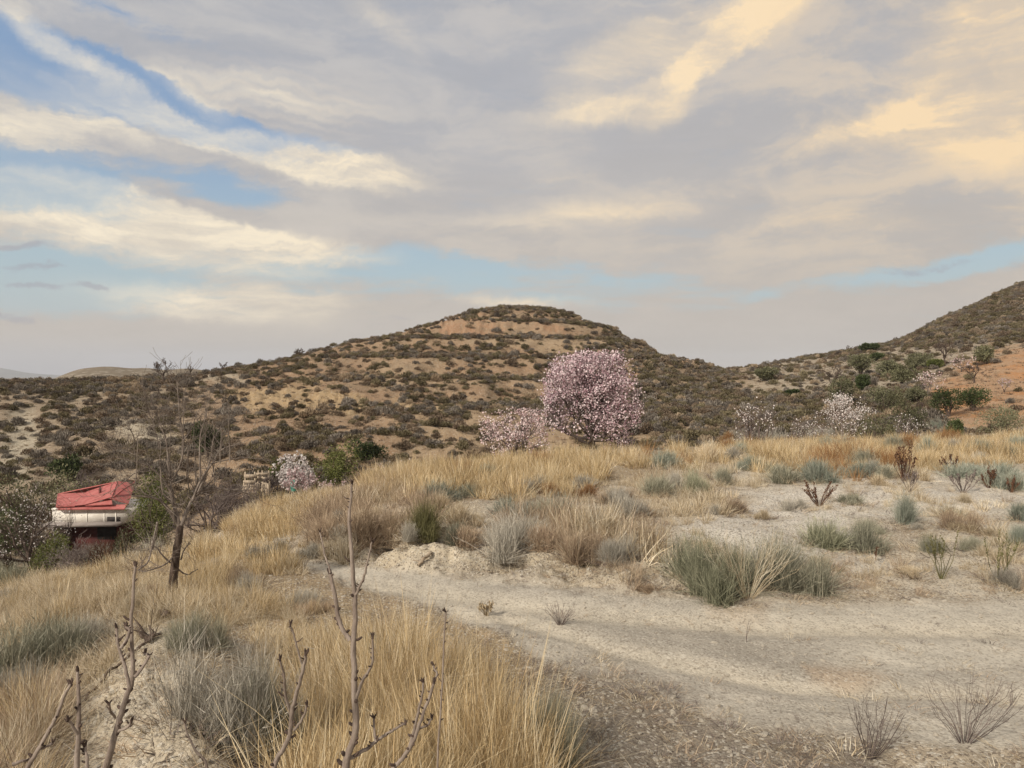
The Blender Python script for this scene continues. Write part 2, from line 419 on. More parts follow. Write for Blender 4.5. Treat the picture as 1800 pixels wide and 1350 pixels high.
# wheel ruts along the track
rut = np.zeros_like(ZG)
for pl in ([(700, 1030), (1000, 1075), (1300, 1100), (1800, 1110)], [(880, 1080), (1080, 1140), (1400, 1205), (1800, 1225)]):
    pl = np.array(pl, float)
    yy = np.interp(PXG, pl[:, 0], pl[:, 1])
    rut += np.exp(-((PYG0 - yy) / 14.0) ** 2) * (PXG > 600)
ZG = ZG - nearw * np.where(front, roadm * rut, 0) * 0.05
# far plain relief
farw = sstep(RG, 260, 420)
leftfar = 1 - sstep(AG, math.radians(-18), math.radians(-8))
ZG = ZG + farw * (4 * fbm(XG / 160, YG / 160, 121, 3))
bump = np.exp(-((RG - 520) / 110.0) ** 2) * leftfar
pxs = np.clip(PXG, -400, 900)
ZG = ZG + bump * (14.5 + 3.2 * np.exp(-((pxs - 190) / 55) ** 2) + 2.4 * np.exp(-((pxs - 330) / 40) ** 2) + 1.6 * np.exp(-((pxs - 260) / 25) ** 2)) * (0.2 + .8 * sstep(pxs, 40, 150))

ELEV = ZG / RR[None, :]
RUNMAX = np.maximum.accumulate(np.where(RR[None, :] > 1.0, ELEV, -9), axis=1)
lnRR = np.log(RR)


def _ai(a):
    return np.clip((a + AMAX) / (2 * AMAX) * (nf - 1), 0, nf - 1.001)


def H(x, y):
    """terrain height (front sector)"""
    x = np.asarray(x, float); y = np.asarray(y, float)
    a = np.arctan2(x, y); r = np.hypot(x, y)
    fa = _ai(a); ia = fa.astype(int); ta = fa - ia
    ir = np.clip(np.searchsorted(RR, r) - 1, 0, len(RR) - 2)
    tr = np.clip((r - RR[ir]) / (RR[ir + 1] - RR[ir]), 0, 1)
    return ((ZG[ia, ir] * (1 - tr) + ZG[ia, ir + 1] * tr) * (1 - ta) + (ZG[ia + 1, ir] * (1 - tr) + ZG[ia + 1, ir + 1] * tr) * ta)


def lookup(arr, x, y):
    a = np.arctan2(x, y); r = np.hypot(x, y)
    ia = np.round(_ai(a)).astype(int)
    ir = np.clip(np.searchsorted(RR, r), 0, len(RR) - 1)
    return arr[ia, ir]


def visible(x, y, z):
    a = np.arctan2(x, y); r = np.hypot(x, y)
    ia = np.round(_ai(a)).astype(int)
    ir = np.clip(np.searchsorted(RR, r) - 2, 0, len(RR) - 1)
    return z / r >= RUNMAX[ia, ir] - 0.0008


def at(px, py, ymin=1.3):
    """where the sight line of a pixel meets the terrain"""
    a = math.atan((px - CX) / F)
    s = -(py - HY) / F
    rr = np.exp(np.linspace(math.log(max(1.2, ymin / math.cos(a))), math.log(255), 6000))
    x = rr * math.sin(a); y = rr * math.cos(a)
    d = H(x, y) - s * y
    k = np.argmax(d >= 0)
    if d[k] < 0:
        k = 5999
    return Vector((x[k], y[k], float(H(x[k], y[k]))))


def on(px, Y):
    """the ground below image column px at distance Y"""
    x = (px - CX) / F * Y
    return Vector((x, Y, float(H(x, Y))))


# ---- soil colours (albedo)
def C(*c):
    return np.array(c, float)


def mixc(a, b, w):
    return a * (1 - w[..., None]) + b * w[..., None]


n1 = fbm(XG / 3.0, YG / 3.0, 131, 4); n2 = fbm(XG / 0.7, YG / 0.7, 141, 4); n3 = fbm(XG / 18, YG / 18, 151, 4)
base = np.broadcast_to(C(.44, .375, .285), XG.shape + (3,)).copy()
base = mixc(base, C(.53, .475, .385), sstep(n1, -0.05, 0.35))
base = mixc(base, C(.30, .235, .165), sstep(n2, 0.1, 0.55) * 0.6)
# plateau in front: chalky white patches right, straw litter left
chalk = np.where(nearband & front, poly(PXG + jit * 2, PYG0 + jit, [(1180, 905), (1330, 862), (1560, 850), (1900, 840), (1900, 900), (1500, 905), (1560, 1000), (1250, 980), (1180, 940)], 14), 0)
base = mixc(base, C(.64, .60, .53), chalk * 0.85)
litter = np.where(nearband & front, np.clip(
    poly(PXG + jit, PYG0 + jit, [(-300, 985), (320, 985), (560, 1000), (640, 1040), (900, 1110), (960, 1250), (960, 2600), (400, 2600), (330, 1150), (200, 1150), (20, 2600), (-600, 2600)], 18)
    + poly(PXG + jit, PYG0 + jit, [(500, 800), (1280, 770), (1900, 760), (1900, 815), (1300, 822), (1060, 850), (1000, 880), (760, 880), (500, 900)], 8), 0, 1), 0)
base = mixc(base, C(.33, .25, .155), litter * 0.8)
dirtdark = np.where(nearband & front, poly(PXG + 2 * jit, PYG0 + 2 * jit, [(900, 1150), (1050, 1170), (1300, 1260), (1560, 1290), (1500, 1420), (1100, 1900), (850, 1900)], 40), 0)
base = mixc(base, C(.52, .48, .405), roadm * 0.9)
base = mixc(base, C(.39, .355, .30), roadm * sstep(fbm(XG / 1.6, YG / .5, 161, 4), -0.2, 0.25) * 0.75)
gravelly = np.where(nearband & front, poly(PXG + 1.5 * jit, PYG0 + jit, [(860, 1062), (1000, 1068), (1200, 1085), (1400, 1130), (1500, 1160), (1350, 1180), (1150, 1140), (1000, 1130), (880, 1110)], 20), 0)
base = mixc(base, C(.31, .28, .235), gravelly * .6)
base = mixc(base, C(.52, .465, .37), roadm * np.clip(rut, 0, 1) * .75)
debris = np.where(nearband & front, poly(PXG + jit, PYG0 + jit, [(770, 1002), (900, 990), (1080, 1010), (1180, 1040), (1060, 1042), (900, 1024), (790, 1012)], 9), 0)
base = mixc(base, C(.24, .205, .17), debris * .75)
base = mixc(base, C(.215, .185, .15), dirtdark * 0.85)
orp = np.where(nearband & front, poly(PXG + jit, PYG0 + jit, [(1400, 1160), (1500, 1168), (1560, 1185), (1480, 1200), (1420, 1185)], 8)
               + poly(PXG + jit, PYG0 + jit, [(1240, 1060), (1360, 1064), (1340, 1085), (1250, 1080)], 12), 0)
base = mixc(base, C(.40, .29, .19), np.clip(orp, 0, 1) * 0.5)
base = mixc(base, C(.52, .45, .335), bankw * 0.8 * (.5 + .5 * sstep(n2, -.4, .2)))
base = mixc(base, C(.52, .455, .35), erow * 0.9)
# hills
hs = C(.335, .225, .14) + 0 * base
hs = mixc(hs, C(.40, .295, .19), sstep(n3 + 0.5 * n1, 0.0, 0.4))
hs = mixc(hs, C(.235, .17, .11), sstep(n1, 0.05, 0.45) * 0.7)
leftw = 1 - sstep(PXG, 250, 480)
hs = mixc(hs, C(.37, .32, .245), leftw * 0.55)
hs = mixc(hs, C(.30, .235, .165), sstep(PXG, 1080, 1250) * (1 - sstep(PXG, 1330, 1400)) * 0.6)
pale = rock_w([(20, 720), (60, 725), (75, 765), (45, 850), (0, 850), (0, 790)], 8) + rock_w([(140, 745), (230, 740), (330, 775), (260, 790)], 8) + rock_w([(330, 650), (420, 655), (430, 672), (340, 668)], 5)
hs = mixc(hs, C(.50, .45, .35), np.clip(pale, 0, 1) * .8)
hs = mixc(hs, C(.42, .25, .15), np.clip(OUT, 0, 1) * sstep(n2, -.5, 0.1) * .95)
hs = mixc(hs, C(.47, .345, .20), np.clip(OUT2, 0, 1) * .9)
rslope = sstep(PXG, 1290, 1330)
hs = mixc(hs, C(.405, .345, .265), rslope)
mount = rslope * rock_w([(1250, 648), (1380, 634), (1450, 628), (1560, 612), (1640, 608), (1760, 600), (1900, 590), (3000, 590), (3000, 0), (1250, 0)], 6, 6)
hs = mixc(hs, C(.29, .23, .165), mount * .9)
orange = rock_w([(1600, 715), (1630, 680), (1690, 640), (1750, 617), (2600, 560), (2600, 760), (1800, 748), (1500, 748)], 14, 16)
hs = mixc(hs, C(.50, .265, .125), np.clip(orange, 0, 1) * (0.62 + 0.38 * sstep(n1, -.2, .3)))
ledge = rock_w([(1110, 726), (1290, 724), (1290, 736), (1110, 738)], 3, 4)
hs = mixc(hs, C(.45, .385, .29), np.clip(ledge, 0, 1) * .8)
hs = mixc(hs, C(.44, .33, .215), terrw * sstep(fr, .45, .8) * .45)
base = mixc(base, hs * C(.84, .83, .82), sstep(RG, 30, 42))
plain = np.broadcast_to(C(.20, .165, .12), XG.shape + (3,))
base = mixc(base, plain, farw)
base = base * (1 + 0.16 * fbm(XG / 0.35, YG / 0.35, 171, 3)[..., None] * nearw[..., None])
base = np.clip(base, 0.02, 0.8)

# ---- which face belongs to which piece of the setting
nA, nR = ZG.shape
vid = np.arange(nA * nR).reshape(nA, nR)
vn = np.roll(vid, -1, axis=0)
q = np.stack([vid[:, :-1], vid[:, 1:], vn[:, 1:], vn[:, :-1]], -1)      # nA x (nR-1)
am = AG[:, :-1]; rm = RG[:, :-1]
kind = np.zeros(q.shape[:2], int)                                     # 0 ground
kind[(roadm[:, :-1] > 0.5)] = 1
hillmask = (rm > 46) & (rm <= 262)
kind[hillmask & (PXG[:, :-1] <= 1300)] = 2
kind[hillmask & (PXG[:, :-1] > 1300)] = 3
kind[rm > 262] = 4
VERT = np.stack([XG, YG, ZG], -1).reshape(-1, 3)
VCOL = base.reshape(-1, 3)


def new_mesh(name, verts, faces, attrs=None, mat=None, smooth_=False):
    """faces: (n,k) int array, k = 3 or 4 (or a list of such arrays)"""
    if not isinstance(faces, list):
        faces = [faces]
    faces = [f for f in faces if len(f)]
    me = bpy.data.meshes.new(name)
    me.vertices.add(len(verts))
    me.vertices.foreach_set('co', np.asarray(verts, np.float32).ravel())
    tot = sum(f.size for f in faces); nfc = sum(len(f) for f in faces)
    me.loops.add(tot)
    me.loops.foreach_set('vertex_index', np.concatenate([f.ravel() for f in faces]).astype(np.int32))
    me.polygons.add(nfc)
    starts = []; s = 0
    for f in faces:
        starts.append(s + np.arange(len(f)) * f.shape[1]); s += f.size
    me.polygons.foreach_set('loop_start', np.concatenate(starts).astype(np.int32))
    if smooth_:
        me.polygons.foreach_set('use_smooth', np.ones(nfc, bool))
    me.update(calc_edges=True)
    for k, arr in (attrs or {}).items():
        arr = np.asarray(arr, np.float32)
        if arr.ndim == 1:
            at_ = me.attributes.new(k, 'FLOAT', 'POINT'); at_.data.foreach_set('value', arr)
        else:
            at_ = me.attributes.new(k, 'FLOAT_COLOR', 'POINT')
            a4 = np.ones((len(arr), 4), np.float32); a4[:, :3] = arr
            at_.data.foreach_set('color', a4.ravel())
    if mat:
        me.materials.append(mat)
    return me


def obj(name, me, parent=None, loc=None, rot=None, scale=None, **props):
    o = bpy.data.objects.new(name, me)
    COL.objects.link(o)
    if parent is not None:
        o.parent = parent
    if loc is not None:
        o.location = loc
    if rot is not None:
        o.rotation_euler = rot
    if scale is not None:
        o.scale = scale if hasattr(scale, '__len__') else (scale,) * 3
    for k, v in props.items():
        if v is not None:
            o[k] = v
    return o


def soil_material(name, fine_scale, bump_d, speck):
    m = bpy.data.materials.new(name); m.use_nodes = True
    t = m.node_tree; t.nodes.clear(); N = NT(t)
    at_ = N.n('ShaderNodeAttribute', attribute_name='soil')
    geo = N.n('ShaderNodeTexCoord').outputs['Object']
    a = N.noise(geo, fine_scale, 9, 0.68)
    b = N.noise(geo, fine_scale * 5.3, 6, 0.7)
    vor = N.n('ShaderNodeTexVoronoi'); t.links.new(geo, vor.inputs['Vector']); vor.inputs['Scale'].default_value = fine_scale * 7
    f = N.m('ADD', 0.62, N.m('ADD', N.m('MULTIPLY', a, 0.42), N.m('MULTIPLY', b, 0.36)))
    c = N.vm('SCALE', at_.outputs['Color'], f)
    # pale and dark grit
    sepc = N.n('ShaderNodeSeparateColor'); t.links.new(vor.outputs['Color'], sepc.inputs[0])
    pale_ = N.m('MULTIPLY', N.ss(sepc.outputs[0], 0.82, 0.9), speck)
    dk = N.m('MULTIPLY', N.ss(sepc.outputs[1], 0.72, 0.86), speck)
    c = N.mix(pale_, c, (0.60, 0.56, 0.48))
    c = N.mix(dk, c, (0.15, 0.12, 0.095))
    bs = N.n('ShaderNodeBsdfPrincipled')
    t.links.new(c, bs.inputs['Base Color'])
    bs.inputs['Roughness'].default_value = 0.95
    bs.inputs['Specular IOR Level'].default_value = 0.12
    hgt = N.m('ADD', N.m('ADD', N.m('MULTIPLY', a, 0.7), N.m('MULTIPLY', b, 0.25)), N.m('MULTIPLY', vor.outputs['Distance'], -0.16))
    bp = N.n('ShaderNodeBump'); bp.inputs['Strength'].default_value = 0.9; bp.inputs['Distance'].default_value = bump_d
    t.links.new(hgt, bp.inputs['Height']); t.links.new(bp.outputs[0], bs.inputs['Normal'])
    t.links.new(bs.outputs[0], N.n('ShaderNodeOutputMaterial').inputs[0])
    return m


M_SOIL = soil_material('dry_soil', 9.0, 0.06, 0.75)
M_ROAD = soil_material('packed_dirt', 9.0, 0.035, 0.42)
M_HILL = soil_material('hill_soil', 1.6, 0.30, 0.35)
M_FAR = soil_material('far_soil', 0.05, 2.0, 0.3)
for k, (nm, mt, lab) in enumerate((('ground', M_SOIL, None), ('dirt_track', M_ROAD, None), ('hill', M_HILL, None), ('hillside', M_HILL, None), ('plain', M_FAR, None))):
    fq = q[kind == k]
    used = np.unique(fq)
    remap = np.zeros(len(VERT), np.int64); remap[used] = np.arange(len(used))
    me = new_mesh(nm, VERT[used], remap[fq], {'soil': VCOL[used]}, mt, smooth_=True)
    obj(nm, me, kind='structure')

# ------------------------------------------------------------------ plant materials
def plant_mat(name, cols, rough=0.85, trans=0.0, objvar=0.25, hue=0.0):
    """cols: ramp over the per-blade random value; each object or instance shifts a little"""
    m = bpy.data.materials.new(name); m.use_nodes = True
    t = m.node_tree; t.nodes.clear(); N = NT(t)
    rn = N.n('ShaderNodeAttribute', attribute_name='rnd')
    oi = N.n('ShaderNodeObjectInfo')
    rp = N.n('ShaderNodeValToRGB')
    cr = rp.color_ramp
    while len(cr.elements) < len(cols):
        cr.elements.new(0.5)
    for i, c in enumerate(cols):
        cr.elements[i].position = i / (len(cols) - 1) if len(cols) > 1 else 0
        cr.elements[i].color = (*c, 1)
    v = N.m('ADD', rn.outputs['Fac'], N.m('MULTIPLY', N.m('SUBTRACT', oi.outputs['Random'], 0.5), objvar), clamp=True)
    t.links.new(v, rp.inputs[0])
    r2 = N.m('FRACT', N.m('MULTIPLY', oi.outputs['Random'], 7.31))
    c = N.vm('SCALE', rp.outputs[0], N.m('ADD', 0.82, N.m('MULTIPLY', r2, 0.36)))
    bs = N.n('ShaderNodeBsdfPrincipled')
    t.links.new(c, bs.inputs['Base Color'])
    bs.inputs['Roughness'].default_value = rough
    bs.inputs['Specular IOR Level'].default_value = 0.15
    out = bs.outputs[0]
    if trans > 0:
        tr = N.n('ShaderNodeBsdfTranslucent'); t.links.new(c, tr.inputs[0])
        mx = N.n('ShaderNodeMixShader'); mx.inputs[0].default_value = trans
        t.links.new(bs.outputs[0], mx.inputs[1]); t.links.new(tr.outputs[0], mx.inputs[2]); out = mx.outputs[0]
    t.links.new(out, N.n('ShaderNodeOutputMaterial').inputs[0])
    return m


def bark_mat(name, a, b, scale=30.0):
    m = bpy.data.materials.new(name); m.use_nodes = True
    t = m.node_tree; t.nodes.clear(); N = NT(t)
    tc = N.n('ShaderNodeTexCoord').outputs['Object']
    mp = N.n('ShaderNodeMapping'); t.links.new(tc, mp.inputs[0]); mp.inputs['Scale'].default_value = (1, 1, .35)
    f = N.noise(mp.outputs[0], scale, 8, 0.7)
    c = N.mix(N.ss(f, .35, .65), a, b)
    bs = N.n('ShaderNodeBsdfPrincipled'); t.links.new(c, bs.inputs['Base Color']); bs.inputs['Roughness'].default_value = .9
    bs.inputs['Specular IOR Level'].default_value = 0.2
    bp = N.n('ShaderNodeBump'); bp.inputs['Strength'].default_value = .8; bp.inputs['Distance'].default_value = .4 / scale
    t.links.new(f, bp.inputs['Height']); t.links.new(bp.outputs[0], bs.inputs['Normal'])
    t.links.new(bs.outputs[0], N.n('ShaderNodeOutputMaterial').inputs[0])
    return m


M_GOLD = plant_mat('golden_straw', [(.18, .12, .06), (.47, .345, .185), (.68, .54, .32), (.84, .74, .54)], .6, .25, .35)
M_STRAW = plant_mat('pale_straw', [(.19, .14, .085), (.43, .34, .22), (.66, .56, .40), (.79, .72, .58)], .7, .2, .35)
M_RUST = plant_mat('rusty_straw', [(.16, .075, .035), (.33, .18, .08), (.46, .29, .14)], .7, .15, .3)
M_TANTWIG = plant_mat('tan_twigs', [(.16, .115, .085), (.38, .285, .20), (.62, .50, .36)], .8, .1, .3)
M_GREYG = plant_mat('grey_green_stems', [(.13, .13, .095), (.235, .235, .175), (.36, .355, .275), (.50, .47, .36)], .8, .15, .25)
M_GREEN = plant_mat('green_stems', [(.11, .115, .075), (.215, .22, .15), (.33, .335, .235), (.46, .44, .32)], .8, .15, .25)
M_BLUEG = plant_mat('blue_green_stems', [(.12, .135, .11), (.22, .245, .20), (.33, .355, .295), (.45, .455, .375)], .8, .15, .25)
M_GREY = plant_mat('grey_stems', [(.15, .138, .115), (.30, .28, .24), (.45, .42, .36), (.60, .56, .48)], .8, .1, .25)
M_OLIVE = plant_mat('olive_stems', [(.07, .07, .03), (.14, .135, .06), (.24, .22, .11)], .8, .1, .25)
M_DOCK = plant_mat('dark_brown_stalks', [(.05, .025, .018), (.11, .055, .035), (.18, .10, .06)], .8, 0, .3)
M_DEADTWIG = plant_mat('dead_dark_twigs', [(.07, .055, .05), (.15, .12, .11), (.24, .20, .18)], .85, 0, .3)
M_HS = [plant_mat('scrub_brown', [(.07, .048, .033), (.14, .10, .07), (.215, .163, .115), (.32, .26, .19)], .9, .15, .5),
        plant_mat('scrub_olive', [(.062, .048, .027), (.122, .10, .055), (.185, .156, .092), (.27, .235, .15)], .9, .15, .5),
        plant_mat('scrub_grey', [(.085, .068, .055), (.15, .128, .106), (.23, .20, .168), (.33, .30, .26)], .9, .15, .5),
        plant_mat('scrub_straw', [(.20, .145, .095), (.33, .255, .175), (.46, .37, .265)], .8, .15, .5)]
M_LEAFOL = plant_mat('olive_leaves', [(.055, .055, .028), (.11, .112, .058), (.175, .172, .10), (.24, .235, .15)], .7, .15, .35)
M_LEAFDK = plant_mat('dark_leaves', [(.02, .03, .012), (.045, .06, .022), (.08, .10, .04), (.12, .14, .065)], .6, .15, .35)
M_LEAFPP = plant_mat('bright_hanging_leaves', [(.04, .048, .015), (.085, .098, .028), (.15, .165, .05), (.22, .225, .09)], .6, .25, .35)
M_BARK = bark_mat('grey_bark', (.13, .105, .09), (.28, .235, .20), 30)
M_BARKD = bark_mat('dark_bark', (.045, .032, .026), (.14, .105, .085), 22)
M_BARKW = bark_mat('dry_grey_wood', (.26, .20, .145), (.50, .42, .32), 18)
M_TWIGR = bark_mat('reddish_twig', (.19, .15, .125), (.33, .275, .235), 40)
M_BUD = bark_mat('dark_buds', (.035, .024, .02), (.12, .085, .07), 90)
M_PINK = plant_mat('pink_blossom', [(.36, .21, .25), (.62, .475, .52), (.79, .67, .70), (.87, .80, .81)], .7, .3, .12)
M_PALE = plant_mat('pale_blossom', [(.48, .30, .32), (.70, .54, .55), (.82, .70, .70), (.88, .82, .81)], .7, .3, .12)
M_WHITE = plant_mat('white_blossom', [(.62, .52, .50), (.82, .78, .76), (.88, .86, .85)], .7, .3, .12)
ROCKC = bark_mat('pale_stone', (.44, .385, .30), (.66, .61, .53), 14)
M_ROCKO = bark_mat('orange_stone', (.42, .21, .10), (.52, .34, .20), 2)


# ------------------------------------------------------------------ blades, tubes and leaf faces
def blades(rng, root, dirs, length, width, bend, nseg=3, face=None):
    """tapered ribbons; returns verts, faces(quads), tris and rnd. All arguments are arrays over blades."""
    n = len(root)
    up = np.array([0, 0, 1.0])
    dirs = dirs / np.linalg.norm(dirs, axis=1, keepdims=True)
    side = np.cross(dirs, rng.normal(size=(n, 3))); side /= np.linalg.norm(side, axis=1, keepdims=True) + 1e-9
    horiz = dirs * [1, 1, 0] + rng.normal(size=(n, 3)) * [.35, .35, 0]
    V_ = []
    for k in range(nseg + 1):
        s = k / nseg
        c = root + dirs * (length * s)[:, None] + horiz * (bend * length * s * s)[:, None] - up * (bend * 0.45 * length * s * s)[:, None]
        w = (width * (1 - s) ** 0.6 * 0.5 if k < nseg else width * 0)[:, None]
        if k < nseg:
            V_.append(c - side * w); V_.append(c + side * w)
        else:
            V_.append(c)
    m = 2 * nseg + 1
    v = np.stack(V_, 1).reshape(-1, 3)
    b = (np.arange(n) * m)[:, None]
    quads = [np.hstack([b + 2 * k, b + 2 * k + 1, b + 2 * k + 3, b + 2 * k + 2]) for k in range(nseg - 1)]
    tri = np.hstack([b + 2 * nseg - 2, b + 2 * nseg - 1, b + 2 * nseg])
    rnd = np.repeat(rng.random(n), m)
    return v, (np.vstack(quads) if quads else np.zeros((0, 4), int)), tri, rnd


class Bag:
    """collects pieces and turns them into one mesh"""
    def __init__(self):
        self.v = []; self.q = []; self.t = []; self.r = []; self.n = 0

    def add(self, v, q=None, t=None, r=None):
        self.v.append(v)
        if q is not None and len(q): self.q.append(q + self.n)
        if t is not None and len(t): self.t.append(t + self.n)
        self.r.append(np.full(len(v), .5) if r is None else r)
        self.n += len(v)
        return self

    def mesh(self, name, mat, smooth_=False):
        fs = []
        if self.q: fs.append(np.vstack(self.q))
        if self.t: fs.append(np.vstack(self.t))
        return new_mesh(name, np.vstack(self.v), fs, {'rnd': np.concatenate(self.r)}, mat, smooth_)


def tube(bag, pts, rad, sides=5, r=None, cap=True):
    pts = np.asarray(pts, float); rad = np.asarray(rad, float)
    n = len(pts)
    tan = np.gradient(pts, axis=0); tan /= np.linalg.norm(tan, axis=1, keepdims=True) + 1e-9
    ref = np.array([0.31, 0.95, 0.05]) if abs(tan[0][1]) < .8 else np.array([1.0, 0.1, 0.0])
    u = np.cross(tan, ref); u /= np.linalg.norm(u, axis=1, keepdims=True) + 1e-9
    w = np.cross(tan, u)
    th = np.arange(sides) * 2 * math.pi / sides
    ring = pts[:, None, :] + rad[:, None, None] * (u[:, None, :] * np.cos(th)[None, :, None] + w[:, None, :] * np.sin(th)[None, :, None])
    v = ring.reshape(-1, 3)
    i = np.arange(n - 1)[:, None] * sides; j = np.arange(sides)[None, :]; jn = (j + 1) % sides
    q_ = np.stack([i + j, i + jn, i + sides + jn, i + sides + j], -1).reshape(-1, 4)
    tr = None
    if cap:
        tip = pts[-1:] + tan[-1:] * rad[-1]
        v = np.vstack([v, tip]); last = (n - 1) * sides
        tr = np.stack([last + np.arange(sides), last + (np.arange(sides) + 1) % sides, np.full(sides, n * sides)], -1)
    bag.add(v, q_, tr, None if r is None else np.full(len(v), r))


def leaf_faces(rng, cen, size, stretch=1.6, outward=None, k=1):
    """k crossing quads per centre, randomly turned (or along outward)"""
    bagv = []; rr = []
    n = len(cen)
    size = np.broadcast_to(size, (n,))
    for _ in range(k):
        d = rng.normal(size=(n, 3)) if outward is None else outward + rng.normal(size=(n, 3)) * .45
        d /= np.linalg.norm(d, axis=1, keepdims=True) + 1e-9
        s = np.cross(d, rng.normal(size=(n, 3))); s /= np.linalg.norm(s, axis=1, keepdims=True) + 1e-9
        a = d * (size * stretch * .5)[:, None]; b = s * (size * .5)[:, None]
        bagv.append(np.stack([cen - a, cen + b * .9 - a * .1, cen + a, cen - b * .9 - a * .1], 1))
    v = np.concatenate(bagv, 1).reshape(-1, 3)
    q_ = np.arange(len(v)).reshape(-1, 4)
    return v, q_, np.repeat(rng.random(n), 4 * k)


def grow(rng, p, d, length, r, depth, P, out):
    """recursive branch; out collects (points, radii, depth)"""
    nseg = P.get('nseg', 5)
    pts = [np.array(p)]; rad = [r]; d = d / np.linalg.norm(d)
    dirs = [d]
    for i in range(nseg):
        d = d + rng.normal(size=3) * P['wob'] + np.array([0, 0, P['up'][min(depth, len(P['up']) - 1)]])
        d /= np.linalg.norm(d)
        p = pts[-1] + d * length / nseg
        pts.append(p); rad.append(max(r * (1 - (i + 1) / nseg * P.get('taper', .62)), P.get('rmin', .002))); dirs.append(d)
    out.append((np.array(pts), np.array(rad), depth))
    if depth >= P['depth']:
        return
    nc = P['kids'][min(depth, len(P['kids']) - 1)]
    for k in range(nc):
        f = rng.uniform(P['from'][min(depth, len(P['from']) - 1)], 1.0) if k < nc - 1 else 1.0
        x = f * nseg; i = min(int(x), nseg - 1); fr_ = x - i
        q_ = pts[i] * (1 - fr_) + pts[i + 1] * fr_
        dd = dirs[i + 1]
        az = rng.uniform(0, 2 * math.pi)
        perp = np.cross(dd, [math.cos(az), math.sin(az), .3]); perp /= np.linalg.norm(perp) + 1e-9
        ang = math.radians(rng.uniform(*P['ang']))
        nd = dd * math.cos(ang) + perp * math.sin(ang)
        ratio = P['ratio'] * rng.uniform(.7, 1.15)
        rr_ = (rad[i] * (1 - fr_) + rad[i + 1] * fr_)
        grow(rng, q_, nd, length * ratio, max(rr_ * rng.uniform(.5, .75), P.get('rmin', .002)), depth + 1, P, out)


def branch_mesh(name, br, mat, sides=(7, 5, 4, 3, 3), dmin=0, dmax=99):
    b = Bag()
    for pts, rad, d in br:
        if dmin <= d <= dmax:
            tube(b, pts, rad, sides[min(d, len(sides) - 1)])
    return b.mesh(name, mat, True)


def twig_samples(rng, br, n, dmin):
    seg = [(p[i], p[i + 1]) for p, r, d in br if d >= dmin for i in range(len(p) - 1)]
    A = np.array([s[0] for s in seg]); B = np.array([s[1] for s in seg])
    L = np.linalg.norm(B - A, axis=1); k = rng.choice(len(seg), n, p=L / L.sum())
    t = rng.random(n)[:, None]
    return A[k] * (1 - t) + B[k] * t


# ---- bush and tuft meshes
def dome_bush(name, mat, seed, n=1400, w=1.0, h=0.6, width=.006, droop=.15, spread=1.0, open_=0.0, nseg=3, lobes=5):
    """stems fanning from a few crowns, filling a rounded, uneven dome of width w and height h"""
    rng = np.random.default_rng(seed)
    cl = rng.normal(size=(lobes, 2)) * w * .21
    lh = rng.uniform(.5, 1.08, lobes)
    k = rng.integers(0, lobes, n)
    root = np.zeros((n, 3)); root[:, :2] = cl[k] + rng.normal(size=(n, 2)) * w * .07
    az = rng.uniform(0, 2 * math.pi, n)
    el = np.abs(rng.normal(size=n)) * .62 * spread
    el = np.minimum(el, 1.45)
    d = np.stack([np.sin(el) * np.cos(az) * w * .62 / h, np.sin(el) * np.sin(az) * w * .62 / h, np.cos(el)], 1)
    L = h * (.42 + .60 * rng.random(n) ** .8) * lh[k] * np.linalg.norm(d, axis=1) ** .55
    v, q_, t, r = blades(rng, root, d, L, width * rng.uniform(.6, 1.3, n), droop * rng.uniform(.2, 1.6, n), nseg)
    b = Bag().add(v, q_, t, r)
    # short side shoots near the ends give the stems their fuzz
    m = int(n * 1.1)
    kk = rng.integers(0, n, m); f = rng.uniform(.35, .95, m)
    dn = d[kk] / np.linalg.norm(d[kk], axis=1, keepdims=True)
    hz = dn * [1, 1, 0]
    base = root[kk] + dn * (L[kk] * f)[:, None] + hz * (droop * L[kk] * f * f)[:, None] - np.array([0, 0, 1.]) * (droop * .45 * L[kk] * f * f)[:, None]
    d2 = dn + rng.normal(size=(m, 3)) * .4
    v, q_, t, r2 = blades(rng, base, d2, L[kk] * rng.uniform(.12, .3, m), np.full(m, width * .8), np.zeros(m), 1)
    b.add(v, q_, t, np.clip(np.repeat(r[::(2 * nseg + 1)][kk], 3) + .12, 0, 1))
    return b.mesh(name, mat)


def tuft(name, mat, seed, n=70, h=.6, rad=.10, width=.0045, droop=.25, lean=.35, nseg=3):
    rng = np.random.default_rng(seed)
    a = rng.uniform(0, 2 * math.pi, n); rr = rad * np.sqrt(rng.random(n))
    root = np.stack([rr * np.cos(a), rr * np.sin(a), np.full(n, -.02)], 1)
    d = np.stack([np.cos(a) * lean * rng.random(n) ** .7, np.sin(a) * lean * rng.random(n) ** .7, np.ones(n)], 1) + rng.normal(size=(n, 3)) * .22
    L = h * rng.uniform(.35, 1.05, n)
    v, q_, t, r = blades(rng, root, d, L, width * rng.uniform(.6, 1.4, n), droop * rng.uniform(0, 1.5, n) + rng.uniform(.8, 1.8, n) * (rng.random(n) < .2), nseg)
    return Bag().add(v, q_, t, r).mesh(name, mat)


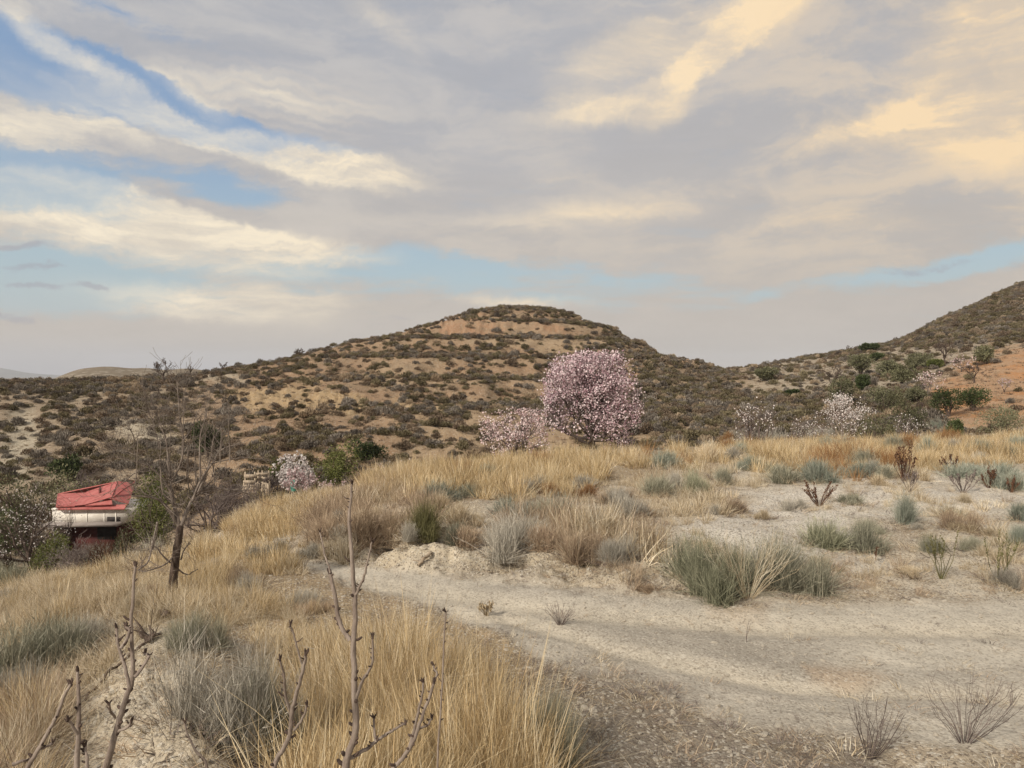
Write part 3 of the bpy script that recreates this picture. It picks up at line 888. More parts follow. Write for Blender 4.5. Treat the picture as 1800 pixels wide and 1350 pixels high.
def scrub(name, mat, seed, n=520, leaf=.062, flat=.85, spiky=0.0):
    """small hillside shrub about 1 m across, built of leaf-sized faces through its volume"""
    rng = np.random.default_rng(seed)
    lob = rng.integers(3, 6)
    c = rng.normal(size=(lob, 3)) * [.19, .19, .04] + [0, 0, .16]
    rad = rng.uniform(.22, .36, lob)
    k = rng.integers(0, lob, n)
    d = rng.normal(size=(n, 3)); d /= np.linalg.norm(d, axis=1, keepdims=True); d[:, 2] = np.abs(d[:, 2]) * 1.05 - .12
    rr = rad[k] * rng.uniform(.5, 1.08, n) ** .7
    p = c[k] + d * rr[:, None] * [1.15, 1.15, flat * 1.6]
    p[:, 2] = np.maximum(p[:, 2], .0)
    out_ = d + [0, 0, .9 + spiky]
    v, q_, r = leaf_faces(rng, p, leaf * rng.uniform(.6, 1.3, n), 2.0 + spiky * 2, out_)
    b = Bag().add(v, q_, None, r)
    for i in range(6):
        a = rng.uniform(0, 6.28)
        e = np.array([math.cos(a) * .3, math.sin(a) * .3, rng.uniform(.2, .4)])
        tube(b, [e * 0, e * .5, e], [.018, .012, .005], 3, .05)
    return b.mesh(name, mat)


def scatter(name, pts, rot, scl, idx, sources, label=None, cat=None, group=None):
    """ONE object whose points carry instances of the source meshes (geometry nodes)"""
    src = bpy.data.collections.new(name + '_kinds')
    for i, me in enumerate(sources):
        src.objects.link(bpy.data.objects.new('%s_%02d' % (name, i), me))
    me = bpy.data.meshes.new(name)
    n = len(pts)
    me.vertices.add(n); me.vertices.foreach_set('co', np.asarray(pts, np.float32).ravel())
    a = me.attributes.new('rot', 'FLOAT_VECTOR', 'POINT'); a.data.foreach_set('vector', np.asarray(rot, np.float32).ravel())
    a = me.attributes.new('scl', 'FLOAT_VECTOR', 'POINT'); a.data.foreach_set('vector', np.asarray(scl, np.float32).ravel())
    a = me.attributes.new('kind', 'INT', 'POINT'); a.data.foreach_set('value', np.asarray(idx, np.int32))
    ng = bpy.data.node_groups.new(name, 'GeometryNodeTree')
    ng.interface.new_socket('Geometry', in_out='INPUT', socket_type='NodeSocketGeometry')
    ng.interface.new_socket('Geometry', in_out='OUTPUT', socket_type='NodeSocketGeometry')
    gi = ng.nodes.new('NodeGroupInput'); go = ng.nodes.new('NodeGroupOutput')
    ci = ng.nodes.new('GeometryNodeCollectionInfo'); ci.inputs['Collection'].default_value = src
    ci.inputs['Separate Children'].default_value = True; ci.inputs['Reset Children'].default_value = True
    ip = ng.nodes.new('GeometryNodeInstanceOnPoints'); ip.inputs['Pick Instance'].default_value = True

    def named(nm, ty):
        nd = ng.nodes.new('GeometryNodeInputNamedAttribute'); nd.data_type = ty; nd.inputs['Name'].default_value = nm
        return nd.outputs['Attribute']
    L = ng.links.new
    e2r = ng.nodes.new('FunctionNodeEulerToRotation')
    L(gi.outputs[0], ip.inputs['Points']); L(ci.outputs[0], ip.inputs['Instance'])
    L(named('kind', 'INT'), ip.inputs['Instance Index'])
    L(named('rot', 'FLOAT_VECTOR'), e2r.inputs[0]); L(e2r.outputs[0], ip.inputs['Rotation'])
    L(named('scl', 'FLOAT_VECTOR'), ip.inputs['Scale'])
    L(ip.outputs[0], go.inputs[0])
    o = bpy.data.objects.new(name, me); COL.objects.link(o)
    md = o.modifiers.new('scatter', 'NODES'); md.node_group = ng
    o['kind'] = 'stuff'
    if label: o['label'] = label
    if cat: o['category'] = cat
    return o


def copy_tree(o, **props):
    c = o.copy(); COL.objects.link(c)
    for ch in o.children:
        d = ch.copy(); COL.objects.link(d); d.parent = c
        for g in ch.children:
            e = g.copy(); COL.objects.link(e); e.parent = d
    for k, v in props.items():
        c[k] = v
    return c


def world_points(rng, n, amin_px, amax_px, r0, r1, power=2.0):
    """random ground points in a sector, uniform by area for power 2"""
    a0 = math.atan((amin_px - CX) / F); a1 = math.atan((amax_px - CX) / F)
    a = rng.uniform(a0, a1, n); u = rng.random(n)
    r = (r0 ** power + u * (r1 ** power - r0 ** power)) ** (1 / power)
    x = r * np.sin(a); y = r * np.cos(a)
    return x, y


def px_of(x, y, z):
    return CX + F * x / y, HY - F * z / y

# ------------------------------------------------------------------ grass, litter and pebbles
RNG = np.random.default_rng(7)
T_GOLD = [tuft('golden_grass_tuft', M_GOLD, 100 + i, 55, .62, .12, .0048, .25, .42, 3) for i in range(6)]
T_GOLDT = [tuft('tall_golden_tuft', M_GOLD, 120 + i, 34, .80, .09, .0036, .10, .22, 3) for i in range(3)]
T_PALE = [tuft('pale_grass_tuft', M_STRAW, 140 + i, 80, .50, .11, .0042, .38, .5, 3) for i in range(5)]
T_FAR = [tuft('far_golden_tuft', M_GOLD, 160 + i, 70, .55, .15, .010, .16, .34, 2) for i in range(5)]
T_FARP = [tuft('far_pale_tuft', M_STRAW, 170 + i, 60, .45, .16, .010, .25, .5, 2) for i in range(4)]
T_RUSTF = [tuft('rusty_tuft', M_RUST, 180 + i, 50, .55, .10, .009, .10, .30, 2) for i in range(3)]
T_LOW = [tuft('low_dry_litter', [M_STRAW, M_DEADTWIG, M_TANTWIG][i % 3], 190 + i, 46, .11, .09, .0028, .7, 1.4, 2) for i in range(6)]
T_TAN = [tuft('tan_twig_tuft', M_TANTWIG, 200 + i, 80, .55, .12, .0045, .25, .6, 3) for i in range(4)]
T_LYING = [tuft('lying_straw', M_STRAW, 210 + i, 40, .34, .16, .0035, .9, 2.2, 3) for i in range(3)]

GX, GY, GR, GTILT, GS, GK = [], [], [], [], [], []
SRC = T_GOLD + T_GOLDT + T_PALE + T_FAR + T_FARP + T_RUSTF + T_TAN + T_LYING
K0 = {}
_o = 0
for nm, l in (('gold', T_GOLD), ('goldt', T_GOLDT), ('pale', T_PALE), ('far', T_FAR), ('farp', T_FARP), ('rust', T_RUSTF), ('tan', T_TAN), ('lying', T_LYING)):
    K0[nm] = (_o, len(l)); _o += len(l)


def field(mask, n, kinds, r0, r1, px0, px1, smin, smax, power=2.0, lean=0.12, wind=(0, 0), hnoise=0.9, seed=0):
    rng = np.random.default_rng(1000 + seed)
    x, y = world_points(rng, n, px0, px1, r0, r1, power)
    z = H(x, y)
    px, py = px_of(x, y, z)
    w = mask(px, py, x, y) * (.30 + .70 * sstep(fbm(x / .55, y / .55, 700 + seed, 3), -.22, .12))
    keep = rng.random(n) < w
    x, y, z = x[keep], y[keep], z[keep]
    m = len(x)
    names = [k for k, _ in kinds]; pr = np.array([p for _, p in kinds], float); pr /= pr.sum()
    u_ = np.clip(rng.random(m) * .45 + .55 * (.5 + 1.15 * fbm(x / 1.1, y / 1.1, 900 + seed, 3)), 0, .9999)
    pick = np.minimum(np.searchsorted(np.cumsum(pr), u_), len(names) - 1)
    kk = np.array([K0[names[i]][0] + rng.integers(0, K0[names[i]][1]) for i in pick]) if m else np.zeros(0, int)
    s = rng.uniform(smin, smax, m) * np.clip(1 + hnoise * fbm(x / .9, y / .9, 300 + seed, 3), .35, 1.4)
    rot = np.stack([rng.normal(size=m) * lean + wind[0], rng.normal(size=m) * lean + wind[1], np.zeros(m)], 1)
    # the turn about z must come first, so variants are spun by choosing them; keep the euler order simple
    rot[:, 2] = rng.uniform(0, 6.283, m)
    GX.append(np.stack([x, y, z], 1)); GR.append(rot); GS.append(np.stack([s * 1.0, s * 1.0, s * rng.uniform(.85, 1.15, m)], 1)); GK.append(kk)


def pm(pts, soft=14, j=18, sc=.8):
    return lambda px, py, x, y: np.clip(poly(px + j * fbm(x / sc, y / sc, 5, 3), py + j * .6 * fbm(x / sc, y / sc, 9, 3), pts, soft), 0, 1)


# foreground golden stand
field(pm([(540, 1215), (640, 1185), (840, 1200), (905, 1290), (960, 1400), (1010, 1700), (1100, 2600), (420, 2600), (500, 1500), (530, 1330)], 14, 26, .4), 1800,
      [('gold', 4), ('goldt', 1.6), ('pale', 1.6), ('lying', .5)], 1.9, 5.0, 300, 1150, .50, .80, 1.6, .16, seed=1)
# lower, paler fringe along its right side
field(pm([(840, 1150), (930, 1220), (1000, 1330), (1080, 1600), (1200, 2600), (980, 2600), (900, 1400), (800, 1200)], 30, 30, .4), 650,
      [('pale', 1), ('lying', .9), ('goldt', .3)], 1.8, 5.0, 700, 1300, .28, .55, 1.6, .2, seed=2)
# golden field behind, around the bare tree
field(pm([(300, 1015), (400, 1008), (470, 1050), (560, 1100), (660, 1122), (760, 1135), (830, 1160), (830, 1190), (460, 1230), (440, 1120), (340, 1090)], 12, 18), 2100,
      [('gold', 3), ('goldt', .9), ('pale', 2.4), ('lying', .5)], 4.0, 9.6, 240, 900, .36, .64, 2, .16, seed=3)
field(pm([(-300, 995), (300, 1000), (350, 1040), (330, 1120), (180, 1100), (-300, 1180)], 14, 20), 2900,
      [('gold', 1.2), ('pale', 3.4), ('goldt', .4), ('lying', .8)], 4.5, 13.5, -200, 380, .38, .62, 2, .12, seed=4)
field(pm([(-300, 960), (180, 965), (420, 955), (420, 1010), (-300, 1010)], 10, 10), 2300,
      [('far', 1.3), ('farp', 2), ('pale', 1)], 10, 17, -200, 440, .45, .7, 2, .12, seed=5)
# left foreground pale grass
field(pm([(-600, 1250), (20, 1210), (95, 1250), (95, 1340), (20, 1500), (-160, 2600), (-900, 2600)], 16, 22, .4), 1900,
      [('pale', 3), ('tan', .9), ('gold', .6), ('lying', .6)], 1.9, 6.0, -400, 260, .42, .75, 1.7, .12, seed=6)
field(pm([(400, 945), (520, 955), (560, 985), (530, 1010), (400, 1010)], 8, 8), 900,
      [('far', 2), ('farp', 2), ('pale', 1)], 8, 13, 380, 600, .25, .45, 2, .14, seed=21)
# strip of grass on the left lip of the track and behind it
field(pm([(400, 930), (500, 895), (540, 905), (530, 935), (420, 960)], 8, 8), 1300,
      [('far', 2), ('gold', 1), ('rust', .3)], 9, 18, 380, 560, .35, .62, 2, .1, seed=7)
field(pm([(400, 880), (560, 862), (620, 880), (520, 920), (420, 945)], 10, 10), 1300,
      [('far', 1), ('farp', 1), ('rust', .4)], 12, 22, 380, 640, .38, .62, 2, .1, seed=8)
# tan leaning growth on the bank
field(pm([(535, 930), (600, 880), (700, 860), (770, 880), (740, 935), (640, 965), (560, 965)], 10, 10), 1500,
      [('tan', 3), ('farp', 1), ('pale', .6)], 8.5, 17, 500, 800, .5, .9, 2, .10, wind=(0, -.15), seed=9)
field(pm([(850, 930), (1010, 905), (1120, 930), (1190, 985), (1100, 1000), (900, 960)], 12, 14), 700,
      [('tan', 3), ('farp', 1), ('pale', 1)], 7.5, 12, 820, 1230, .6, 1.0, 2, .15, seed=10)
# golden plateau
field(pm([(640, 850), (760, 826), (900, 820), (1040, 812), (1060, 840), (1010, 868), (900, 885), (760, 872), (640, 880)], 8, 12), 4200,
      [('far', 4), ('gold', 1.2), ('farp', 1), ('rust', .15)], 11, 24, 600, 1100, .6, .95, 2, .08, seed=11)
field(pm([(1270, 806), (1330, 775), (1420, 768), (1900, 765), (1900, 812), (1680, 822), (1500, 830), (1330, 826)], 7, 10), 4300,
      [('far', 3.4), ('gold', 1), ('farp', 1.8), ('rust', .45)], 15, 30, 1240, 1900, .5, .85, 2, .08, seed=12)
field(pm([(1080, 808), (1300, 790), (1300, 812), (1220, 822), (1090, 826)], 5, 10), 700,
      [('far', 3), ('rust', .8), ('farp', 1)], 15, 26, 1060, 1310, .5, .85, 2, .08, seed=13)
field(pm([(1430, 800), (1570, 806), (1600, 830), (1500, 842), (1420, 828)], 8, 8), 500,
      [('rust', 1), ('far', .6)], 14, 22, 1400, 1640, .6, .9, 2, .08, seed=14)
# thin dry grass over the open plateau
field(pm([(880, 865), (1150, 835), (1330, 850), (1260, 905), (1200, 960), (1000, 935), (860, 920)], 20, 24), 1500,
      [('farp', 2), ('pale', 2), ('tan', .7), ('lying', .6)], 8.5, 20, 840, 1360, .35, .72, 2, .2, seed=15)
field(lambda px, py, x, y: 0.34 * (px > 1180) * (py < 1020) * (py > 800) * (fbm(x / 1.3, y / 1.3, 77, 3) > -.05), 5000,
      [('farp', 1.5), ('pale', 1.5), ('lying', 1), ('tan', .6)], 7.4, 20, 1150, 1950, .22, .62, 2, .25, seed=16)
field(pm([(1060, 985), (1250, 1010), (1480, 985), (1700, 1010), (1900, 1000), (1900, 1050), (1560, 1045), (1430, 1030), (1100, 1040)], 10, 20), 700,
      [('lying', 2), ('tan', 1.5), ('pale', .8)], 6.8, 9.5, 1040, 1950, .28, .55, 2, .25, seed=17)
# verge of the eroded bank
field(pm([(230, 1100), (340, 1090), (360, 1200), (420, 1330), (460, 1700), (400, 1700), (330, 1400), (300, 1230)], 14, 14, .3), 200,
      [('pale', 1), ('lying', 1.6), ('tan', .8)], 2.2, 6.5, 200, 500, .3, .55, 1.8, .3, seed=18)
field(pm([(60, 1180), (200, 1100), (260, 1080), (200, 1220), (120, 1400), (40, 1500)], 20, 14, .3), 230,
      [('lying', 2), ('pale', 1), ('tan', .6)], 2.2, 7, 0, 320, .3, .55, 1.8, .3, seed=19)
field(pm([(960, 800), (1130, 795), (1140, 830), (1000, 828)], 6, 8), 500,
      [('far', 2), ('farp', 2), ('rust', .5)], 16, 26, 930, 1160, .5, .85, 2, .1, seed=22)
# farther ground: brow of the plateau and the valley sides
field(lambda px, py, x, y: 0.5 * (fbm(x / 3, y / 3, 78, 3) > -.1) * (np.hypot(x, y) > 20), 2600,
      [('far', 1.5), ('farp', 1.2), ('rust', .6)], 17, 34, 350, 1900, .5, .9, 2, .1, seed=20)
P_ = np.vstack(GX)
scatter('dry_grass', P_, np.vstack(GR), np.vstack(GS), np.concatenate(GK), SRC,
        'golden and straw coloured dry grass covering the near ground in dense stands', None)

# low litter of broken stems on bare ground, and pebbles
rng = np.random.default_rng(55)
x, y = world_points(rng, 26000, -150, 1950, 2.2, 20, 1.25)
z = H(x, y); px, py = px_of(x, y, z)
dens = 0.16 + 0.55 * lookup(dirtdark, x, y) + 0.22 * (fbm(x / .9, y / .9, 88, 3) > .08)
dens = dens + .55 * np.clip(poly(px, py, [(800, 1004), (1000, 1000), (1250, 1035), (1500, 1040), (1500, 1060), (1250, 1058), (1000, 1040), (820, 1020)], 10), 0, 1)
dens = dens * (1 - .80 * lookup(roadm, x, y) * (lookup(dirtdark, x, y) < .5))
k = rng.random(len(x)) < dens
x, y, z = x[k], y[k], z[k]; n = len(x)
s = rng.uniform(.35, 1.1, n)
scatter('ground_litter', np.stack([x, y, z], 1), np.stack([rng.normal(size=n) * .2, rng.normal(size=n) * .2, rng.uniform(0, 6.28, n)], 1),
        np.stack([s, s, s * .7], 1), rng.integers(0, 6, n), T_LOW, 'low litter of dead stems and dry weeds on the bare soil')


def pebble(name, seed, mat, rough=.32):
    rng = np.random.default_rng(seed)
    import bmesh
    bm = bmesh.new(); bmesh.ops.create_icosphere(bm, subdivisions=1, radius=.5)
    sc_ = rng.uniform(.6, 1.1, 3) * [1, 1, .6]
    for v in bm.verts:
        v.co = Vector((v.co.x * sc_[0], v.co.y * sc_[1], v.co.z * sc_[2])) * (1 + rng.normal() * rough * .5)
    me = bpy.data.meshes.new(name); bm.to_mesh(me); bm.free(); me.materials.append(mat)
    return me


M_GRAVEL = plant_mat('gravel', [(.5, .44, .36)], .95, 0, 0)
PEB = [pebble('pebble_kind', 300 + i, ROCKC) for i in range(6)]
x, y = world_points(rng, 80000, -150, 1950, 2.2, 18, 1.2)
z = H(x, y)
bare = .16 + .5 * lookup(erow, x, y) + .4 * lookup(bankw, x, y) + .25 * lookup(dirtdark, x, y) + .12 * (fbm(x / .7, y / .7, 89, 3) > .05)
k = rng.random(len(x)) < bare
x, y, z = x[k], y[k], z[k]; n = len(x)
s = .007 + .045 * rng.random(n) ** 5
scatter('pebbles', np.stack([x, y, z], 1), rng.uniform(0, 6.28, (n, 3)) * [.1, .1, 1], np.stack([s * 1.3, s, s], 1), rng.integers(0, 6, n), PEB,
        'small pale pebbles and grit strewn over the track and bare soil')

# ------------------------------------------------------------------ hillside scrub
SCR = ([scrub('scrub_shrub', M_HS[0], 400 + i) for i in range(4)] + [scrub('scrub_shrub', M_HS[1], 410 + i) for i in range(4)]
       + [scrub('scrub_shrub', M_HS[2], 420 + i, spiky=.3) for i in range(4)] + [scrub('scrub_shrub', M_HS[3], 430 + i, spiky=.6, flat=.9) for i in range(2)])
rng = np.random.default_rng(91)
x, y = world_points(rng, 76000, -160, 1960, 40, 215, 1.7)
z = H(x, y); px, py = px_of(x, y, z); r = np.hypot(x, y)
f1 = fbm(x / 9, y / 9, 501, 4); f2 = fbm(x / 3.2, y / 3.2, 511, 3)
te = z + 0.9 * fbm(x / 30, y / 30, 77, 2)
frr = (te / TP + 0.12) % 1.0
dens = 0.13 + 0.36 * sstep(f1 + .9 * f2, -.12, .40)
central = (px > 560) & (px < 1330)
dens = np.where(central, dens * .62 + .66 * np.exp(-(((frr - .02 + .5) % 1.0 - .5) / .075) ** 2), dens)       # thick belts on the terrace lips
dens = np.where((px > 1060) & (px < 1330), dens + .40, dens)
dens = np.where(py < 562, dens + .35, dens)
dens = np.where(px < 480, dens * .72, dens)
mw = lookup(mount, x, y); ow = lookup(orange, x, y)
rs = px > 1315 - (py < 690) * 20
dens = np.where(rs, .05 + .10 * (f1 > .1), dens)
dens = np.where(rs, np.maximum(dens, mw * .75), dens)
dens = np.where(ow > .4, .012, dens)
valley = rs & (py > 698)
dens = np.where(valley & (px < 1650), .45, dens)
dens *= 1 - .9 * np.clip(lookup(OUT, x, y) + lookup(OUT2, x, y) * .8 + lookup(ledge, x, y) + .6 * lookup(pale, x, y), 0, 1)
# keep clear the yard of the house, the fence and the mound in front of them
dens = np.where((r < 62) & (px < 640), .10, dens)
keep = rng.random(len(x)) < dens
x, y, z, px, py, f1, f2 = [a[keep] for a in (x, y, z, px, py, f1, f2)]
r = np.hypot(x, y); n = len(x)
size = rng.uniform(.7, 1.05, n) * (1 + .9 * rng.random(n) ** 4) * np.where(px > 1320, .95, np.where(px < 480, 1.12, .98))
kindp = rng.random(n)
kk = np.where(kindp < .40, rng.integers(0, 4, n), np.where(kindp < .68, rng.integers(4, 8, n), np.where(kindp < .95, rng.integers(8, 12, n), rng.integers(12, 14, n))))
kk = np.where((f2 > .12) & (kindp < .5), rng.integers(4, 8, n), kk)
kk = np.where((px < 420) & (kindp > .6), rng.integers(8, 12, n), kk)
strawy = (((px > 560) & (px < 680) & (py > 635) & (py < 670)) | ((px > 180) & (px < 300) & (py > 668) & (py < 710))) & (rng.random(n) < .3)
kk = np.where(strawy, rng.integers(12, 14, n), kk)
hz = size * rng.uniform(.75, 1.2, n)
vis = visible(x, y, z + hz * .7) & (px > -20) & (px < 1820)
app = np.where(vis, size / r, 0)
order = np.argsort(-app)[:290]
one = np.zeros(n, bool); one[order] = True
rotz = rng.uniform(0, 6.28, n)
for i in order:
    q4 = int(kk[i]) // 4
    word = ('brown', 'olive', 'grey', 'straw coloured')[q4]
    side_ = 'on the slope left of the round hill' if px[i] < 560 else ('on the terraced lower flank of the round hill' if px[i] < 1390 else 'in the hollow below the right hillside')
    o = obj('scrub_bush', SCR[int(kk[i])], None, (x[i], y[i], z[i] - .03), (0, 0, rotz[i]), (size[i], size[i], hz[i]))
    o['label'] = 'small rounded %s scrub bush %s' % (word, side_)
    o['category'] = 'shrub'
    o['group'] = '%s scrub bushes %s' % (word, side_)
m_ = ~one
scatter('hillside_scrub', np.stack([x, y, z - .03], 1)[m_], np.stack([0 * x, 0 * x, rotz], 1)[m_], np.stack([size, size, hz], 1)[m_], kk[m_], SCR,
        'dense low scrub of brown, olive and grey bushes over the hills')
# scanty dead grass between the bushes
x, y = world_points(rng, 30000, -100, 1900, 40, 165, 1.7)
z = H(x, y); px, py = px_of(x, y, z)
k = (rng.random(len(x)) < .55) & (lookup(OUT, x, y) < .3)
x, y, z = x[k], y[k], z[k]; n = len(x); s = rng.uniform(.5, 1.1, n)
TH = [tuft('hill_grass_tuft', M_HS[3] if i % 2 else M_HS[0], 600 + i, 26, .42, .22, .035, .3, .8, 2) for i in range(4)]
scatter('hill_grass', np.stack([x, y, z], 1), np.stack([0 * x, 0 * x, rng.uniform(0, 6.28, n)], 1), np.stack([s, s, s * .8], 1), rng.integers(0, 4, n), TH,
        'thin dead grass between the bushes on the hills')

# ------------------------------------------------------------------ single bushes near the track
BUSHM = {}


def bush_mesh(mat, seed, aspect, near):
    key = (mat.name, seed, round(aspect, 1), near)
    if key not in BUSHM:
        nm = 'foliage'
        BUSHM[key] = dome_bush(nm, mat, seed, 2600 if near else 1300, 1.0, aspect, .0055 if near else .0095, .14, 1.0, lobes=6 if near else 4, nseg=3 if near else 2)
    return BUSHM[key]


BRN = random.Random(5)


def stem_mesh(seed):
    rng_ = np.random.default_rng(seed); b = Bag()
    for i in range(9):
        a = rng_.uniform(0, 6.28); e = np.array([math.cos(a), math.sin(a), 0]) * rng_.uniform(.05, .3)
        p0 = e * .3; p1 = e * .8 + [0, 0, .12]; p2 = e * 1.2 + [0, 0, rng_.uniform(.25, .42)]
        tube(b, [p0 - [0, 0, .03], p1, p2], [.011, .008, .004], 4)
    return b.mesh('stems', M_BARKD, True)


STEMS = [stem_mesh(1), stem_mesh(2), stem_mesh(3)]


def bush(px, py, w, h, mat, label, name='shrub', cat='shrub', group=None, seed=None, ymin=1.5):
    """px,py: foot of the bush in the photograph; w,h its size in pixels there"""
    p = at(px, py, ymin)
    sc_ = w * p.y / F; hh = h * p.y / F
    asp = max(.3, min(1.4, hh / sc_))
    root = bpy.data.objects.new(name, None); COL.objects.link(root)
    root.empty_display_size = .1
    root.location = p - Vector((0, 0, .02 * sc_)); root.rotation_euler = (0, 0, BRN.uniform(0, 6.28))
    FEET.append((p.x, p.y, sc_))
    root.scale = (sc_, sc_, sc_ * (hh / sc_) / round(asp, 1))
    root['label'] = label; root['category'] = cat
    if group: root['group'] = group
    obj('foliage', bush_mesh(mat, seed if seed is not None else BRN.randrange(3), round(asp, 1), p.y < 9), root)
    obj('stems', STEMS[BRN.randrange(3)], root, scale=(1, 1, asp))
    return root


FEET = []
BUSHES = [
    (1262, 1038, 150, 118, M_GREEN, 'large dark green bush at the edge of the track, left half of the wide pair'),
    (1368, 1028, 150, 112, M_GREYG, 'large grey green bush at the edge of the track, right half of the wide pair'),
    (1445, 962, 100, 62, M_GREEN, 'low green spreading bush behind the wide pair by the track, left one'),
    (1515, 968, 85, 66, M_GREYG, 'low sage green bush just right of the spreading green one'),
    (1155, 872, 75, 48, M_GREYG, 'small grey green bush at the left end of the row on the chalky flat'),
    (1188, 864, 45, 46, M_GREY, 'small grey withered bush in the middle of the row on the chalky flat'),
    (1228, 866, 56, 56, M_GREEN, 'small bright green bush in the row on the chalky flat'),
    (1272, 852, 38, 40, M_GREYG, 'narrow sage bush standing alone right of the green one in the row'),
    (1385, 848, 75, 46, M_GREYG, 'sage bush with yellowish shoots before the golden grass strip'),
    (1432, 846, 80, 50, M_BLUEG, 'blue green bush before the golden grass strip'),
    (1505, 838, 85, 40, M_BLUEG, 'pale blue green bush low against the golden grass strip'),
    (1594, 920, 56, 62, M_BLUEG, 'upright blue green bush alone on white soil below a brown dead plant'),
    (1300, 802, 42, 32, M_BLUEG, 'small blue green bush at the left end of the far grass strip'),
    (1632, 800, 36, 42, M_BLUEG, 'small blue green bush rising out of the far grass strip'),
    (1710, 834, 110, 40, M_BLUEG, 'wide blue green bush near the right end of the grass strip'),
    (1775, 858, 90, 56, M_BLUEG, 'blue green bush close to the right edge of the picture, above the white soil'),
    (1795, 915, 50, 46, M_BLUEG, 'blue green bush cut by the right edge beside the white soil'),
    (1798, 962, 60, 62, M_BLUEG, 'dense dark blue green bush cut by the right edge, nearer the track'),
    (1492, 885, 60, 26, M_GREYG, 'low sparse grey cushion beside the maroon dead plant'),
    (930, 915, 110, 62, M_BLUEG, 'grey green bush behind the bank with bluish upper twigs'),
    (895, 968, 130, 88, M_GREY, 'large grey brown bush on top of the bank above the track'),
    (965, 965, 110, 70, M_TANTWIG, 'tan twiggy bush on the bank beside the large grey one'),
    (1030, 985, 110, 78, M_TANTWIG, 'tan dry bush leaning over the track from the bank'),
    (1085, 985, 80, 60, M_GREY, 'grey withered bush between the tan one and the wide green pair'),
    (745, 945, 80, 82, M_OLIVE, 'olive green bush on the bank top'),
    (768, 882, 80, 46, M_BLUEG, 'blue grey bush at the foot of the golden grass'),
    (830, 958, 80, 50, M_TANTWIG, 'reddish tan dead bush on the bank right of the olive one'),
    (720, 950, 34, 46, M_GREY, 'narrow pale grey bush on the bank edge left of the olive one'),
    (690, 958, 90, 80, M_TANTWIG, 'tan brush plant leaning over the bank, nearest to the olive bush'),
    (632, 962, 100, 95, M_TANTWIG, 'wide tan brush plant in the middle of the bank growth'),
    (575, 958, 80, 62, M_TANTWIG, 'tan brush plant at the left end of the bank growth'),
    (545, 978, 50, 36, M_GREY, 'small grey bush at the far bend of the track'),
    (478, 976, 70, 34, M_GREY, 'low grey bush at the end of the golden field where the track turns'),
    (820, 872, 70, 30, M_GREYG, 'dull green bush half sunk in the golden grass of the plateau'),
    (405, 1320, 235, 275, M_GREY, 'large pale grey bush in the foreground beside the golden grass'),
    (470, 1330, 130, 190, M_GREYG, 'grey green bush behind the forked twig, merging with the large grey one'),
    (335, 1145, 85, 85, M_GREYG, 'small sage bush at the foot of the leafless tree'),
    (65, 1175, 215, 135, M_GREYG, 'broad grey green bush at the left edge of the picture'),
    (150, 1135, 110, 70, M_GREY, 'grey bush right of the broad one at the left edge'),
    (10, 1235, 120, 90, M_GREY, 'withered grey bush cut by the left edge'),
    (172, 1005, 90, 46, M_GREYG, 'grey green bush in the pale grass below the red roof'),
    (960, 1335, 105, 150, M_GREYG, 'fine stemmed sage bush at the right end of the foreground grass'),
    (658, 1180, 40, 80, M_BLUEG, 'small dark green shoot inside the foreground grass'),
    (240, 1075, 60, 50, M_STRAW, 'straw coloured tuft left of the leafless tree'),
]
for k, b in enumerate(BUSHES):
    bush(*b)

rr_ = np.random.default_rng(4242)
SMALL = []
for (x0, x1, y0, y1, cnt, mats, wmin, wmax, txt) in (
        (1130, 1800, 870, 1040, 20, (M_GREYG, M_GREY, M_STRAW, M_TANTWIG), 26, 60, 'small dry cushion plant on the chalky flat'),
        (1120, 1800, 800, 856, 20, (M_GREYG, M_BLUEG, M_GREY, M_STRAW), 30, 62, 'small cushion plant in front of the far grass belt'),
        (1280, 1800, 768, 800, 16, (M_GREYG, M_BLUEG, M_RUST, M_GREY), 30, 60, 'small bush sunk in the far grass belt'),
        (560, 1150, 880, 985, 22, (M_TANTWIG, M_GREY, M_GREYG, M_STRAW), 40, 85, 'small withered bush in the growth on the bank'),
        (330, 620, 1030, 1160, 9, (M_GREY, M_STRAW, M_TANTWIG), 40, 75, 'small withered bush inside the golden field'),
        (0, 280, 985, 1080, 12, (M_GREYG, M_GREY, M_STRAW, M_TANTWIG), 40, 85, 'small bush inside the pale grass at the left'),
        (740, 1040, 820, 880, 9, (M_GREYG, M_GREY, M_RUST), 34, 70, 'small bush in the golden grass of the plateau')):
    for i in range(cnt):
        w_ = rr_.uniform(wmin, wmax)
        mt_ = mats[rr_.integers(0, len(mats))]; bx_ = rr_.uniform(x0, x1)
        t2 = txt.replace('small ', 'small %s ' % {'grey_green_stems': 'sage green', 'grey_stems': 'grey', 'pale_straw': 'straw coloured', 'tan_twigs': 'tan twiggy', 'blue_green_stems': 'blue green', 'rusty_straw': 'rusty'}[mt_.name])
        if cnt > 9:
            t2 += ', left end' if bx_ < x0 + (x1 - x0) / 3 else (', right end' if bx_ > x0 + (x1 - x0) * 2 / 3 else ', middle')
        bush(bx_, rr_.uniform(y0, y1), w_, w_ * rr_.uniform(.5, .85), mt_, t2, group=t2)
